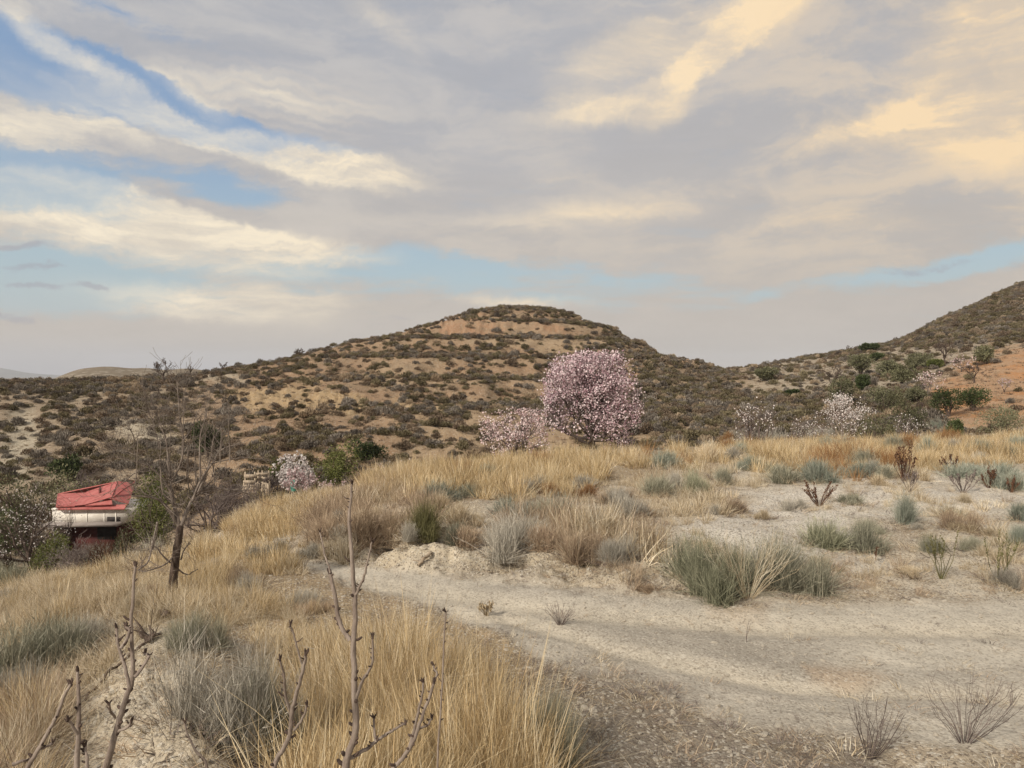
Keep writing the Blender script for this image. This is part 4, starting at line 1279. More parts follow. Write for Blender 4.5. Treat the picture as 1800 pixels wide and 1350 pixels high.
# broken stems and leaves gathered under the bushes
lp = []
for fx, fy, fs_ in FEET:
    m = int(26 * min(1.6, fs_)) + 6
    a = rr_.uniform(0, 6.283, m); d = fs_ * .62 * np.sqrt(rr_.random(m))
    lp.append(np.stack([fx + d * np.cos(a), fy + d * np.sin(a)], 1))
lp = np.vstack(lp); lz = H(lp[:, 0], lp[:, 1]); n = len(lp); s = rr_.uniform(.6, 1.8, n)
scatter('bush_litter', np.column_stack([lp, lz]), np.stack([rr_.normal(size=n) * .2, rr_.normal(size=n) * .2, rr_.uniform(0, 6.28, n)], 1),
        np.stack([s, s, s * .7], 1), rr_.integers(0, 6, n), T_LOW, 'broken stems and dead leaves gathered under the bushes')


# dead brown stalk plants on the flat
def stalk_plant(px, py, w, h, mat, label, seed, n=14, beads=True, thick=.62):
    rng = np.random.default_rng(seed)
    p = at(px, py); S = p.y / F
    b = Bag(); bb = Bag()
    for i in range(n):
        tx = rng.uniform(-.5, .5) * w * S; ty = rng.uniform(-.3, .3) * w * S
        hh = h * S * rng.uniform(.55, 1.0)
        e = np.array([tx, ty, hh])
        mid = e * [.45, .45, .4] + rng.normal(size=3) * .07 * hh
        pts = np.array([[tx * .06, ty * .06, -.02], mid, e * [.85, .85, .75], e])
        tube(b, pts, np.array([.006, .005, .0035, .002]) * (p.y / 12 + .35) * thick, 4, rng.random())
        for _ in range(3):
            f0 = rng.uniform(.3, .85); q0 = pts[1] + (pts[3] - pts[1]) * f0; dd = e / np.linalg.norm(e) + rng.normal(size=3) * .45
            tube(b, [q0, q0 + dd * hh * rng.uniform(.1, .28)], np.array([.003, .0015]) * (p.y / 12 + .35) * thick, 3, rng.random())
        if beads:
            m = int(18)
            f = rng.uniform(.35, 1, m); c = pts[1] + (pts[3] - pts[1]) * f[:, None] + rng.normal(size=(m, 3)) * .008 * (p.y / 10)
            v, q_, r = leaf_faces(rng, c, .012 * (p.y / 9 + .3), 1.8, np.array([0, 0, 1.]) + 0 * c)
            bb.add(v, q_, None, r)
    root = bpy.data.objects.new('dead_plant', None); COL.objects.link(root); root.location = p
    root['label'] = label; root['category'] = 'dead plant'
    obj('stalks', b.mesh('stalks', mat, True), root)
    if beads:
        obj('seed_heads', bb.mesh('seed_heads', mat), root, kind='stuff')
    return root


stalk_plant(1440, 890, 66, 46, M_DOCK, 'maroon dead plant with low forked stalks on the white soil', 1, 18)
stalk_plant(1588, 846, 44, 66, M_DOCK, 'tall rusty brown dead plant against the golden strip', 2, 18)
stalk_plant(1600, 865, 30, 40, M_DEADTWIG, 'bare grey stalks standing out of the upright blue green bush', 3, 8)
stalk_plant(1692, 866, 50, 40, M_DEADTWIG, 'forked grey brown dead plant on white soil, left of two darker ones', 4, 12)
stalk_plant(1738, 858, 34, 40, M_DOCK, 'dark brown dead plant on white soil, between two others', 5, 10)
stalk_plant(1778, 866, 28, 28, M_DOCK, 'small dark brown dead plant nearest the right edge', 6, 8)
stalk_plant(1672, 832, 40, 36, M_DOCK, 'brown dead stalks in front of the wide blue green bush', 7, 10)
stalk_plant(1655, 1018, 54, 92, M_OLIVE, 'upright dark green feathery weed on the flat beyond the track', 8, 10)
stalk_plant(1755, 1022, 80, 90, M_OLIVE, 'loose olive weed with yellowish stalks near the right edge', 9, 9)
stalk_plant(1538, 985, 8, 28, M_DOCK, 'tiny dark single stalk in the bare patch before the low green bushes', 10, 2)
stalk_plant(856, 1082, 34, 24, M_STRAW, 'little rusty seed head at the edge of the foreground grass', 11, 16)
stalk_plant(985, 1098, 60, 40, M_DEADTWIG, 'thin dark twiggy weed growing in the track', 12, 30, False, .38)
stalk_plant(1312, 1130, 12, 44, M_DEADTWIG, 'single thin stalk standing in the track', 13, 2, False, .4)
stalk_plant(1695, 1305, 190, 120, M_DEADTWIG, 'sparse bare twiggy weed at the lower right', 14, 34, False, .42)
stalk_plant(1528, 1335, 130, 120, M_DEADTWIG, 'sparse weed with a green shoot at the bottom, left of the twiggy one', 15, 26, False, .42)
stalk_plant(1775, 1240, 16, 44, M_DEADTWIG, 'lone thin twig at the near edge of the track', 16, 3, False, .4)
# dry yellow stalks inside the wide bush
stalk_plant(1315, 1052, 170, 120, M_STRAW, 'fan of dry yellow stalks in front of the wide green bushes', 17, 70, False, .34)


# ------------------------------------------------------------------ trees
def empty(name, loc, label, cat, group=None, rz=0.0):
    o = bpy.data.objects.new(name, None); COL.objects.link(o); o.empty_display_size = .2
    o.location = loc; o.rotation_euler = (0, 0, rz); o['label'] = label; o['category'] = cat
    if group: o['group'] = group
    return o


def blossom_tree(name, px, py, W, Hh, mat, label, seed, n, bs, depth=4, lean=0, low=.0, Y=None, twig=None, upb=.05, bark=None, kids=(5, 4, 4, 3), stems=None, lowb=.5, cat='almond tree'):
    """W, Hh in pixels of the photograph"""
    rng = np.random.default_rng(seed)
    p = on(px, Y) if Y else at(px, py)
    S = p.y / F; w = W * S; h = max(HY - p.z / S - (py - Hh), Hh * .8) * S
    P = dict(nseg=4, wob=.16, up=(.05, upb, upb, .0), depth=depth, kids=kids, ang=(22, 62), ratio=.66, rmin=.0025 * h ** .5, taper=.5)
    P['from'] = (.3, .25, .2, .2)
    br = []
    ns = stems or 5
    for i in range(ns):
        az = 6.283 * i * .618 + rng.uniform(-.4, .4); el = rng.uniform(.1, 1.0) if i % 3 else rng.uniform(1.5, 4.5) * lowb
        d = np.array([math.cos(az) * el * w / h + lean, math.sin(az) * el * w / h, 1.0])
        grow(rng, (0, 0, (.12 if lowb < 1 else .03 + .05 * (i % 3)) * h), d, h * (.60 if lowb >= 1 else .48), .022 * h ** .8, 1, P, br)
    # keep the crown inside its uneven outline
    out = []
    lo = low * h
    for pts, rad, d in br:
        c = pts - [0, 0, h * .53]
        pw = 3.6 if lowb >= 1 else 2.2
        e = (np.abs(c[:, 0] / (w * .50)) ** pw + np.abs(c[:, 1] / (w * .50)) ** pw + np.abs(c[:, 2] / (h * .48)) ** pw) ** (1 / pw)
        k = np.maximum(1, e / (1 + .06 * math.sin(19 * pts[-1][0] / w + 3 * pts[-1][2]) + rng.uniform(-.10, .05)))
        pts = pts * 1.0; pts[:, :] = (c / k[:, None]) + [0, 0, h * .53]
        out.append((pts, rad, d))
    br = out
    tr = [(np.array([[0, 0, -.06 * h], [.01 * h, 0, .05 * h], [0, 0, .14 * h]]), np.array([.045, .036, .032]) * h ** .8, 0)]
    root = empty(name, p, label, cat)
    bk = bark or M_BARKD
    obj('trunk', branch_mesh('trunk', tr, bk, sides=(7,)), root)
    obj('branches', branch_mesh('branches', br, twig or bk, sides=(6, 5, 4, 3, 3)), root)
    c = twig_samples(rng, br, n, depth - 1)
    c = c + rng.normal(size=c.shape) * .025 * h
    keep_ = (fbm(c[:, 0] * 3.2 / h * 2.7 + c[:, 1], c[:, 2] * 9 / h, seed, 3) > -.16) | (rng.random(len(c)) < .35)
    c = c[keep_]
    if low:
        c = c[(c[:, 2] > lo) | (rng.random(len(c)) < .1)]
    v, q_, r = leaf_faces(rng, c, bs * rng.uniform(.6, 1.25, len(c)), 1.0, None, 2)
    obj('blossom', new_mesh('blossom', v, q_, {'rnd': r}, mat), root)
    return root


blossom_tree('almond_tree', 1040, 793, 154, 168, M_PINK, 'tall dense almond tree in full pink blossom, in front of the round hill', 11, 21000, .054, Y=22.5, kids=(7, 6, 5, 4), stems=18, lowb=1.0, twig=M_DEADTWIG)
blossom_tree('almond_tree', 905, 800, 128, 80, M_PALE, 'low wide almond tree with thinner pale pink blossom, left of the tall pink one', 12, 2900, .045, Y=21.5, kids=(6, 5, 4, 3), stems=12, lowb=1.0, twig=M_DEADTWIG)
blossom_tree('almond_tree', 1482, 770, 110, 78, M_WHITE, 'white blossoming almond with spiky twigs behind the golden strip', 13, 1500, .05, Y=27, kids=(5, 4, 4, 3), stems=7, upb=.14, twig=M_BARK, bark=M_BARK)
blossom_tree('almond_tree', 1330, 775, 72, 72, M_WHITE, 'thin white almond with few flowering shoots near the hill ledge', 14, 260, .06, Y=28, stems=5, upb=.18, low=.35, twig=M_DEADTWIG)
blossom_tree('almond_bush', 1425, 775, 76, 50, M_WHITE, 'low bush sprinkled with white flowers left of the spiky white almond', 15, 240, .045, Y=28, stems=6, twig=M_DEADTWIG)
blossom_tree('almond_bush', 1600, 765, 60, 40, M_WHITE, 'green bush dotted with white flowers, right of the spiky white almond', 16, 170, .045, Y=29, stems=6, twig=M_DEADTWIG)
blossom_tree('almond_tree', 517, 868, 66, 74, M_WHITE, 'small round white almond tree beside the plank fence', 17, 1900, .13, Y=43, stems=7, low=.3, twig=M_BARKD)
blossom_tree('almond_tree', 530, 935, 110, 74, M_PALE, 'sparse pale almond tree on the slope below the plank fence', 18, 620, .055, Y=17.5, stems=6, twig=M_DEADTWIG)
blossom_tree('almond_tree', 585, 905, 110, 56, M_PALE, 'bare looking almond with faint pink buds beyond the tan growth', 19, 620, .045, Y=20, stems=6, twig=M_DEADTWIG)
blossom_tree('almond_tree', 700, 850, 130, 42, M_PALE, 'faint pink almond top showing over the golden grass', 20, 900, .05, Y=24, stems=7, twig=M_DEADTWIG)
blossom_tree('almond_tree', 50, 985, 130, 130, M_WHITE, 'dark twiggy almond with scattered white flowers left of the red roof', 21, 620, .10, Y=46, stems=8, kids=(6, 5, 5, 4), twig=M_BARKD)
blossom_tree('almond_tree', 1632, 702, 50, 52, M_PALE, 'greyish pink almond on the orange slope above two dark trees', 22, 200, .13, Y=74, stems=6, twig=M_BARK)
blossom_tree('almond_tree', 1690, 668, 42, 44, M_PALE, 'greyish pink almond high on the orange slope', 23, 160, .14, Y=88, stems=6, twig=M_BARK)
blossom_tree('almond_tree', 1765, 700, 26, 36, M_PALE, 'small leaning pink almond on the orange slope near the right edge', 24, 90, .13, Y=70, stems=4, lean=-.4, twig=M_BARK)


def leafy_tree(name, px, py, W, Hh, mat, label, seed, n=2200, leaf=.10, Y=None, hang=0.0, trunk=.18, lob=9, group=None, bark=None):
    rng = np.random.default_rng(seed)
    p = on(px, Y) if Y else at(px, py)
    S = p.y / F; w = W * S; h = max(HY - p.z / S - (py - Hh), Hh * .8) * S; trunk *= min(1, Hh * S / h)
    leaf = leaf * S * 24
    root = empty(name, p, label, 'tree', group)
    c = rng.normal(size=(lob, 3)) * [.21, .21, .13]
    c = c / np.maximum(1, np.linalg.norm(c / [.38, .38, .26], axis=1))[:, None] + [0, 0, .52]
    rad = rng.uniform(.22, .33, lob)
    k = rng.integers(0, lob, n)
    d = rng.normal(size=(n, 3)); d /= np.linalg.norm(d, axis=1, keepdims=True)
    pt = c[k] + d * (rad[k] * rng.uniform(.35, 1.08, n) ** .6)[:, None]
    pt[:, 2] = np.maximum(pt[:, 2], trunk * .6 + .1 * rng.random(n))
    pt = pt * [w, w, h]
    ow_ = d + [0, 0, .4 - hang * 2.2]
    v, q_, r = leaf_faces(rng, pt, leaf * rng.uniform(.6, 1.3, n), 2.1, ow_)
    # shade of the leaf varies from clump to clump
    r = np.clip(r * .7 + np.repeat(rng.random(lob)[k], 4) * .35, 0, 1)
    br = []
    for i in range(lob):
        e = c[i] * [w, w, h]
        br.append((np.array([[0, 0, -.05 * h], [0, 0, trunk * h * .7], e * .5 + [0, 0, .1 * h], e]), np.array([.030, .026, .016, .006]) * h, 1))
    obj('trunk', branch_mesh('trunk', br, bark or M_BARKD, sides=(5, 5)), root)
    obj('crown', new_mesh('crown', v, q_, {'rnd': r}, mat), root)
    return root


leafy_tree('pepper_tree', 597, 868, 82, 96, M_LEAFPP, 'bright green drooping tree in the valley right of the white almond', 31, 4200, .085, 45, hang=.5, lob=13)
leafy_tree('pepper_tree', 505, 848, 62, 50, M_LEAFPP, 'lower bright green tree behind the white almond', 32, 1800, .10, 47, hang=.5)
leafy_tree('pepper_tree', 262, 950, 92, 118, M_LEAFPP, 'green drooping tree standing against the right side of the red roofed house', 33, 4200, .08, 44, hang=.5, lob=13)
leafy_tree('pepper_tree', 270, 880, 66, 66, M_LEAFPP, 'green tree top behind the drooping tree by the house', 34, 1800, .09, 52, hang=.4)
leafy_tree('pepper_tree', 125, 862, 80, 44, M_LEAFOL, 'olive green tree behind the left part of the red roof', 35, 2200, .09, 58)
leafy_tree('pepper_tree', 40, 905, 110, 90, M_LEAFOL, 'broad dark olive tree at the left edge behind the flowering almond', 36, 3400, .09, 54, lob=12)
leafy_tree('evergreen_tree', 5, 985, 90, 110, M_LEAFDK, 'very dark tree cut by the left edge beside the almond', 37, 2600, .09, 50)
leafy_tree('evergreen_bush', 85, 992, 60, 66, M_LEAFPP, 'yellow green bush in front of the dark lower wall of the house', 38, 2200, .08, 43, trunk=.04)
leafy_tree('evergreen_tree', 365, 792, 50, 56, M_LEAFDK, 'dark evergreen on the slope behind the top of the leafless tree', 39, 1500, .12, 70)
leafy_tree('evergreen_tree', 120, 838, 60, 44, M_LEAFDK, 'dark evergreen clump low on the slope above the house', 40, 1500, .12, 66)
leafy_tree('olive_tree', 645, 815, 60, 44, M_LEAFDK, 'dark grey green tree right of the drooping valley tree', 41, 1600, .11, 60)
leafy_tree('palm_shrub', 130, 880, 34, 26, M_LEAFPP, 'fresh yellow green spiky plant behind the red roof', 42, 700, .14, 62, trunk=.02)
RT = [
    (1513, 650, 44, 30, M_LEAFOL, 'olive tree on the pale slope, leftmost of the upper row', 112),
    (1560, 660, 40, 30, M_LEAFOL, 'olive tree on the pale slope, second in the upper row', 102),
    (1585, 676, 54, 36, M_LEAFOL, 'umbrella shaped olive tree on a visible forked trunk', 88),
    (1614, 652, 52, 32, M_LEAFOL, 'wide olive tree in the upper row, third one', 104),
    (1645, 662, 30, 22, M_LEAFPP, 'small yellow green tree at the upper edge of the orange soil', 98),
    (1735, 655, 42, 40, M_LEAFOL, 'olive tree standing on the orange field', 90),
    (1515, 672, 26, 16, M_LEAFDK, 'little dark round bush on the pale slope', 90),
    (1557, 715, 62, 46, M_LEAFOL, 'large round olive tree behind the spiky white almond', 66),
    (1475, 702, 56, 44, M_LEAFOL, 'olive tree in the hollow above the spiky white almond', 72),
    (1608, 712, 34, 34, M_LEAFOL, 'brownish olive tree left of the two dark trees', 68),
    (1668, 727, 62, 48, M_LEAFDK, 'dark green tree, left of the two on the red earth', 58),
    (1711, 722, 52, 46, M_LEAFDK, 'darkest green tree, right of the two on the red earth', 59),
    (1602, 750, 58, 48, M_LEAFOL, 'dense brown green bush behind the dotted white bush', 46),
    (1540, 768, 70, 60, M_LEAFOL, 'dark shrubby tree right beside the spiky white almond', 40),
    (1765, 756, 84, 50, M_LEAFOL, 'broad grey green tree at the right edge behind the grass strip', 42),
    (1683, 768, 34, 34, M_LEAFDK, 'small dark green bush behind the grass strip below the pale blocks', 38),
    (1345, 662, 40, 18, M_LEAFOL, 'green bush in the saddle between the two hills', 118),
    (1395, 700, 30, 14, M_LEAFDK, 'small dark bush low in the saddle hollow', 88),
    (1542, 640, 26, 18, M_LEAFDK, 'dark bush on the skyline of the pale slope', 128),
    (1530, 628, 30, 20, M_LEAFDK, 'dark tree on the ridge above the pale slope', 150),
]
for i, (px, py, W, Hh, mt, lb, Y) in enumerate(RT):
    leafy_tree('olive_tree', px, py, W * .98, Hh * 1.0, mt, lb, 60 + i, 2600, .07, Y, trunk=.06)


def bare_tree(name, px, W, Hh, label, seed, Y, top=None, depth=4, mat=None, up=.06, stems=3, trunk=.22, kids=(4, 4, 3, 3), thick=1.0, group=None):
    rng = np.random.default_rng(seed)
    p = on(px, Y); S = p.y / F; w = W * S
    if top: Hh = HY - p.z / S - top
    h = Hh * S
    P = dict(nseg=4, wob=.2, up=(.05, up, up, up), depth=depth, kids=kids, ang=(20, 60), ratio=.66, rmin=.35 * S, taper=.5)
    P['from'] = (.35, .3, .25, .2)
    br = []
    for i in range(stems):
        az = 6.283 * i / stems + rng.uniform(-.5, .5)
        el = rng.uniform(.4, .9)
        grow(rng, (0, 0, trunk * h), np.array([math.cos(az) * el * w / h, math.sin(az) * el * w / h, 1.]), h * .36, .02 * h * thick, 1, P, br)
    tr = [(np.array([[0, 0, -.05 * h], [.02 * h, 0, trunk * h * .5], [0, 0, trunk * h * 1.02]]), np.array([.036, .03, .026]) * h * thick, 0)]
    root = empty(name, p, label, 'bare tree', group)
    obj('trunk', branch_mesh('trunk', tr, mat or M_BARKD), root)
    obj('branches', branch_mesh('branches', br, mat or M_BARKD, sides=(5, 4, 3, 3, 3)), root)


bare_tree('bare_tree', 287, 34, 42, 'leafless tree standing clear on the left skyline', 71, 121, top=626, thick=1.2, stems=5)
bare_tree('bare_tree', 392, 26, 24, 'faint leafless tree on the skyline right of the clear one', 72, 128, top=634, thick=.6)
bare_tree('bare_tree', 335, 14, 16, 'tiny leafless tree on the skyline between two larger ones', 73, 126, top=640, depth=3, thick=.5)
bare_tree('bare_tree', 524, 30, 30, 'leafless shrubby tree where the skyline starts to climb', 74, 133, top=608, trunk=.1, stems=5)
bare_tree('bare_tree', 1465, 40, 50, 'bare dark tree on the pale slope', 75, 95, stems=4)
bare_tree('bare_tree', 1660, 44, 54, 'bare spreading tree at the foot of the big right hill', 76, 98, stems=4)
bare_tree('bare_tree', 1610, 34, 40, 'bare forked tree on red earth left of the dark trees', 77, 60, stems=4, thick=1.1)
bare_tree('bare_tree', 1712, 32, 40, 'bare tree on the orange slope below the upper almond', 78, 78, stems=3)
bare_tree('bare_tree', 1745, 22, 34, 'bare sapling in front of the broad tree at the right', 79, 44, stems=3)
bare_tree('bare_tree', 1655, 22, 30, 'bare sapling left of the pale blocks on red earth', 80, 50, stems=3)
bare_tree('bare_tree', 1545, 50, 60, 'bare twiggy tree in front of the dark shrubby one', 81, 38, stems=5, trunk=.1)
bare_tree('bare_tree', 1490, 16, 18, 'tiny bare tree on the ridge left of the big right hill', 82, 160, depth=3, thick=.6)
bare_tree('bare_tree', 620, 60, 50, 'bare brown bush beside the drooping valley tree', 83, 38, top=808, trunk=.05, stems=7, mat=M_DEADTWIG)
bare_tree('bare_tree', 145, 40, 52, 'bare brown tree behind the ridge of the red roof', 84, 62, top=812, trunk=.1, stems=6, mat=M_DEADTWIG)
bare_tree('bare_tree', 398, 80, 90, 'tangled grey bare tree left of the plank fence', 85, 26, top=812, trunk=.08, stems=8, kids=(5, 5, 4, 3), mat=M_DEADTWIG)
bare_tree('bare_tree', 380, 90, 95, 'tangled brown bare tree just behind the leafless one', 86, 22, top=775, trunk=.08, stems=8, kids=(5, 4, 4, 3), mat=M_DEADTWIG)
bare_tree('bare_tree', 475, 46, 42, 'purplish bare bush between the plank fence and the white almond', 87, 44, top=822, trunk=.04, stems=8, mat=M_DEADTWIG)
bare_tree('bare_tree', 175, 90, 60, 'reddish bare hedge bush before the dark wall of the house', 88, 44, top=915, trunk=.04, stems=9, mat=M_DOCK)

bare_tree('bare_tree', 205, 70, 50, 'reddish bare bush below the right half of the dark wall of the house', 89, 43, top=922, trunk=.04, stems=9, mat=M_DOCK)
bare_tree('bare_tree', 135, 70, 50, 'grey bare bush below the left half of the dark wall of the house', 90, 42, top=918, trunk=.04, stems=9, mat=M_DEADTWIG)
leafy_tree('evergreen_bush', 215, 960, 50, 40, M_LEAFOL, 'dull olive bush at the right foot of the house', 91, 1400, .08, 42, trunk=.04)

# ------------------------------------------------------------------ the leafless tree at the left, traced limb by limb
def P3(px, py, Y):
    return np.array([(px - CX) / F * Y, Y, -(py - HY) / F * Y])


def limb(bag, pts, Y, w0, w1, sides=6, dy=None, r=None, sub=4, wob=0.0, rng=None):
    """pts: image points; Y: distance (or list); w0,w1 widths in pixels"""
    pts = np.array(pts, float)
    n = len(pts)
    Ys = np.full(n, Y, float) if np.isscalar(Y) else np.array(Y, float)
    t = np.arange(n); tt_ = np.linspace(0, n - 1, (n - 1) * sub + 1)

    def cr(a):      # smooth interpolation through the points
        ap = np.concatenate([[2 * a[0] - a[1]], a, [2 * a[-1] - a[-2]]])
        i = np.minimum(tt_.astype(int), n - 2); f = tt_ - i
        p0, p1, p2, p3 = ap[i], ap[i + 1], ap[i + 2], ap[i + 3]
        return .5 * (2 * p1 + (p2 - p0) * f + (2 * p0 - 5 * p1 + 4 * p2 - p3) * f * f + (3 * p1 - p0 - 3 * p2 + p3) * f ** 3)
    x = cr(pts[:, 0]); y_ = cr(pts[:, 1]); Yc = cr(Ys)
    if wob and rng is not None:
        x = x + np.cumsum(rng.normal(size=len(x))) * wob; y_ = y_ + rng.normal(size=len(x)) * wob
    q3 = np.stack([(x - CX) / F * Yc, Yc, -(y_ - HY) / F * Yc], 1)
    rad = np.linspace(w0, w1, len(x)) * .5 / F * Yc
    tube(bag, q3, rad, sides, r)
    return q3, rad


rng = np.random.default_rng(808)
YT = 8.0
base_p = at(300, 1058, 6)
YT = base_p.y
root = empty('leafless_tree', base_p, 'leafless tree with dark forked trunk and tangled crown standing in the golden field', 'tree')
off = np.array(base_p)


def sub_obj(name, bag, mat, parent, org, smooth_=True):
    bag.v = [v - org for v in bag.v]
    return obj(name, bag.mesh(name, mat, smooth_), parent)


tb = Bag()
limb(tb, [(297, 1075), (304, 1040), (308, 1000), (313, 960), (317, 925)], YT, 17, 12, 9, wob=.5, rng=rng)
sub_obj('trunk', tb, M_BARKD, root, off)
LB = [
    ([(316, 930), (310, 895), (303, 870), (302, 845), (296, 810)], 10, 5, 0),
    ([(318, 925), (328, 900), (338, 880), (348, 866), (370, 858), (405, 862)], 10, 4, .3),
    ([(312, 920), (295, 895), (280, 880), (258, 874), (230, 872)], 8, 3, -.3),
    ([(303, 870), (288, 845), (262, 822), (238, 812), (205, 806)], 5, 2, -.2),
    ([(338, 880), (352, 845), (372, 815), (390, 790), (420, 780)], 6, 2.5, .2),
    ([(296, 810), (292, 775), (278, 740), (272, 715)], 5, 2.2, 0),
    ([(302, 845), (318, 810), (322, 775), (316, 735), (313, 700), (311, 672)], 5, 1.8, .1),
    ([(272, 745), (262, 725), (255, 705)], 2.6, 1.6, -.1),
    ([(280, 790), (272, 760), (268, 748), (278, 720)], 3, 1.6, .1),
    ([(238, 812), (236, 780), (234, 762), (228, 752)], 2.6, 1.4, -.2),
    ([(238, 812), (210, 800), (203, 792)], 2.4, 1.2, -.3),
    ([(205, 806), (215, 792), (240, 800)], 2, 1.2, -.3),
    ([(348, 866), (362, 835), (372, 800), (378, 770), (395, 745)], 4.5, 1.8, .4),
    ([(405, 862), (430, 866), (452, 876)], 3, 1.5, .4),
    ([(370, 815), (400, 808), (440, 805), (480, 812)], 3, 1.3, .4),
    ([(352, 845), (350, 800), (352, 765), (358, 740), (362, 720)], 3.6, 1.5, .2),
    ([(322, 775), (338, 750), (346, 728)], 2.6, 1.3, .3),
    ([(316, 735), (325, 720), (328, 708)], 2, 1.1, .1),
    ([(262, 822), (240, 830), (215, 850), (195, 868)], 3, 1.4, -.4),
    ([(300, 990), (285, 975), (272, 960), (262, 970)], 4, 1.8, -.2),
    ([(306, 975), (292, 990), (272, 1000), (250, 1005)], 4.5, 2, -.3),
    ([(318, 985), (325, 965), (335, 955)], 4, 1.8, .1),
    ([(312, 1000), (330, 1010), (348, 1000)], 4, 2, .2),
    ([(268, 965), (275, 940), (276, 918)], 3.4, 1.8, -.5),
    ([(276, 918), (272, 945), (262, 985), (244, 1002)], 4, 3.4, -.5),
]
bb = Bag(); tw = Bag(); tips = []
for pts, a, c_, dz in LB:
    Ys = [YT + dz * i / (len(pts) - 1) for i in range(len(pts))]
    q3, rd = limb(bb, pts, Ys, a * .8, c_ * .75, 6, wob=.35, rng=rng)
    for j in range(len(q3) // 3, len(q3)):
        tips.append((q3[j], q3[min(j + 1, len(q3) - 1)] - q3[j - 1], rd[j]))
P = dict(nseg=4, wob=.13, up=(.1, .10, .10), depth=2, kids=(4, 3, 2), ang=(18, 60), ratio=.6, rmin=.0016, taper=.5)
P['from'] = (.2, .2, .2)
br = []
for k in rng.choice(len(tips), 430):
    p, d, r_ = tips[k]
    if p[2] < off[2] + .7 and rng.random() < .5:
        continue
    d = d / (np.linalg.norm(d) + 1e-9) * .5 + rng.normal(size=3) * [.9, .5, .5] + [0, 0, .35]
    grow(rng, p, d, rng.uniform(.12, .30), max(.0018, r_ * .42), 1, P, br)
# long straight shoots
for px, y0, y1 in ((335, 870, 765), (342, 850, 745), (350, 830, 735), (362, 800, 720), (372, 830, 740), (385, 815, 750), (395, 800, 742), (300, 850, 740), (285, 870, 770), (318, 800, 705), (328, 840, 752), (378, 870, 800), (240, 850, 760), (404, 812, 715)):
    yy = YT + rng.uniform(-.4, .4)
    m = 6; px_ = px + np.cumsum(rng.normal(size=m)) * 1.6; py_ = np.linspace(y0, y1, m)
    limb(bb, np.stack([px_, py_], 1), yy, 2.1, 1.1, 5)
for pts, rad, d in br:
    tube(tw, pts, rad, 4 if d == 1 else 3)
sub_obj('branches', bb, M_BARK, root, off)
sub_obj('twigs', tw, M_BARK, root, off)['kind'] = 'stuff'

# ------------------------------------------------------------------ young almond shoots close to the camera
def sapling(label, Y, limbs, foot, knobs=True, seed=0, mat=None):
    """limbs: (points, w0, w1). Each limb is a part; knobs are buds and spurs along it"""
    rng = np.random.default_rng(seed)
    x = (foot[0] - CX) / F * Y
    z = float(H(x, Y))
    root = empty('almond_sapling', (x, Y, z), label, 'sapling')
    org = np.array([x, Y, z])
    kb = Bag(); b2 = Bag()
    for i, (pts, w0, w1, reddish) in enumerate(limbs):
        b = Bag()
        Ys = np.linspace(Y, Y + rng.uniform(-.06, .06), len(pts))
        q3, rd = limb(b, pts, Ys, w0 * .7, w1 * .72, 10, wob=.55, rng=rng, sub=6)
        sub_obj('stem' if i == 0 else 'branch', b, M_TWIGR if mat is None else mat, root, org)
        if knobs:
            m = max(3, int(len(q3) * .34))
            for j in np.sort(rng.choice(np.arange(2, len(q3)), min(m, len(q3) - 2), replace=False)):
                d = np.array([rng.choice([-1, 1]) * rng.uniform(.6, 1), rng.normal() * .5, rng.uniform(.1, .8)]); d /= np.linalg.norm(d)
                L = rng.uniform(.002, .006); r0 = min(rd[j] * rng.uniform(.4, .65), .0035)
                if rng.random() < .2: L *= 2
                p = q3[j]
                tube(kb, [p, p + d * (rd[j] + L * .5), p + d * (rd[j] + L) + [0, 0, L * .2]], [r0, r0 * 1.1, r0 * .85], 6)
            # swollen nodes
            for j in rng.choice(np.arange(1, len(q3) - 1), max(1, len(q3) // 9), replace=False):
                tube(b2, [q3[j] - (q3[j + 1] - q3[j]) * .25, q3[j], q3[j] + (q3[j + 1] - q3[j]) * .25], [rd[j] * .9, rd[j] * 1.12, rd[j] * .9], 8)
            for e in range(3):
                p = q3[-1]; d = rng.normal(size=3) * .4 + [0, 0, 1]; d /= np.linalg.norm(d)
                tube(kb, [p - d * .002, p + d * .005, p + d * .009], [rd[-1] * 1.1, rd[-1] * .9, rd[-1] * .4], 5)
    if knobs:
        sub_obj('buds', kb, M_BUD, root, org)['kind'] = 'stuff'
    if b2.n: sub_obj('nodes', b2, M_TWIGR, root, org)['kind'] = 'stuff'
    # the hidden foot down to the ground
    b = Bag()
    p0 = P3(foot[0], foot[1], Y)
    tube(b, [org - [0, 0, .05], org * .6 + p0 * .4 + [.02, 0, 0], p0], np.array([foot[2] * 1.5, foot[2] * 1.2, foot[2]]) * .5 / F * Y, 9)
    sub_obj('trunk', b, M_BARK, root, org)
    return root


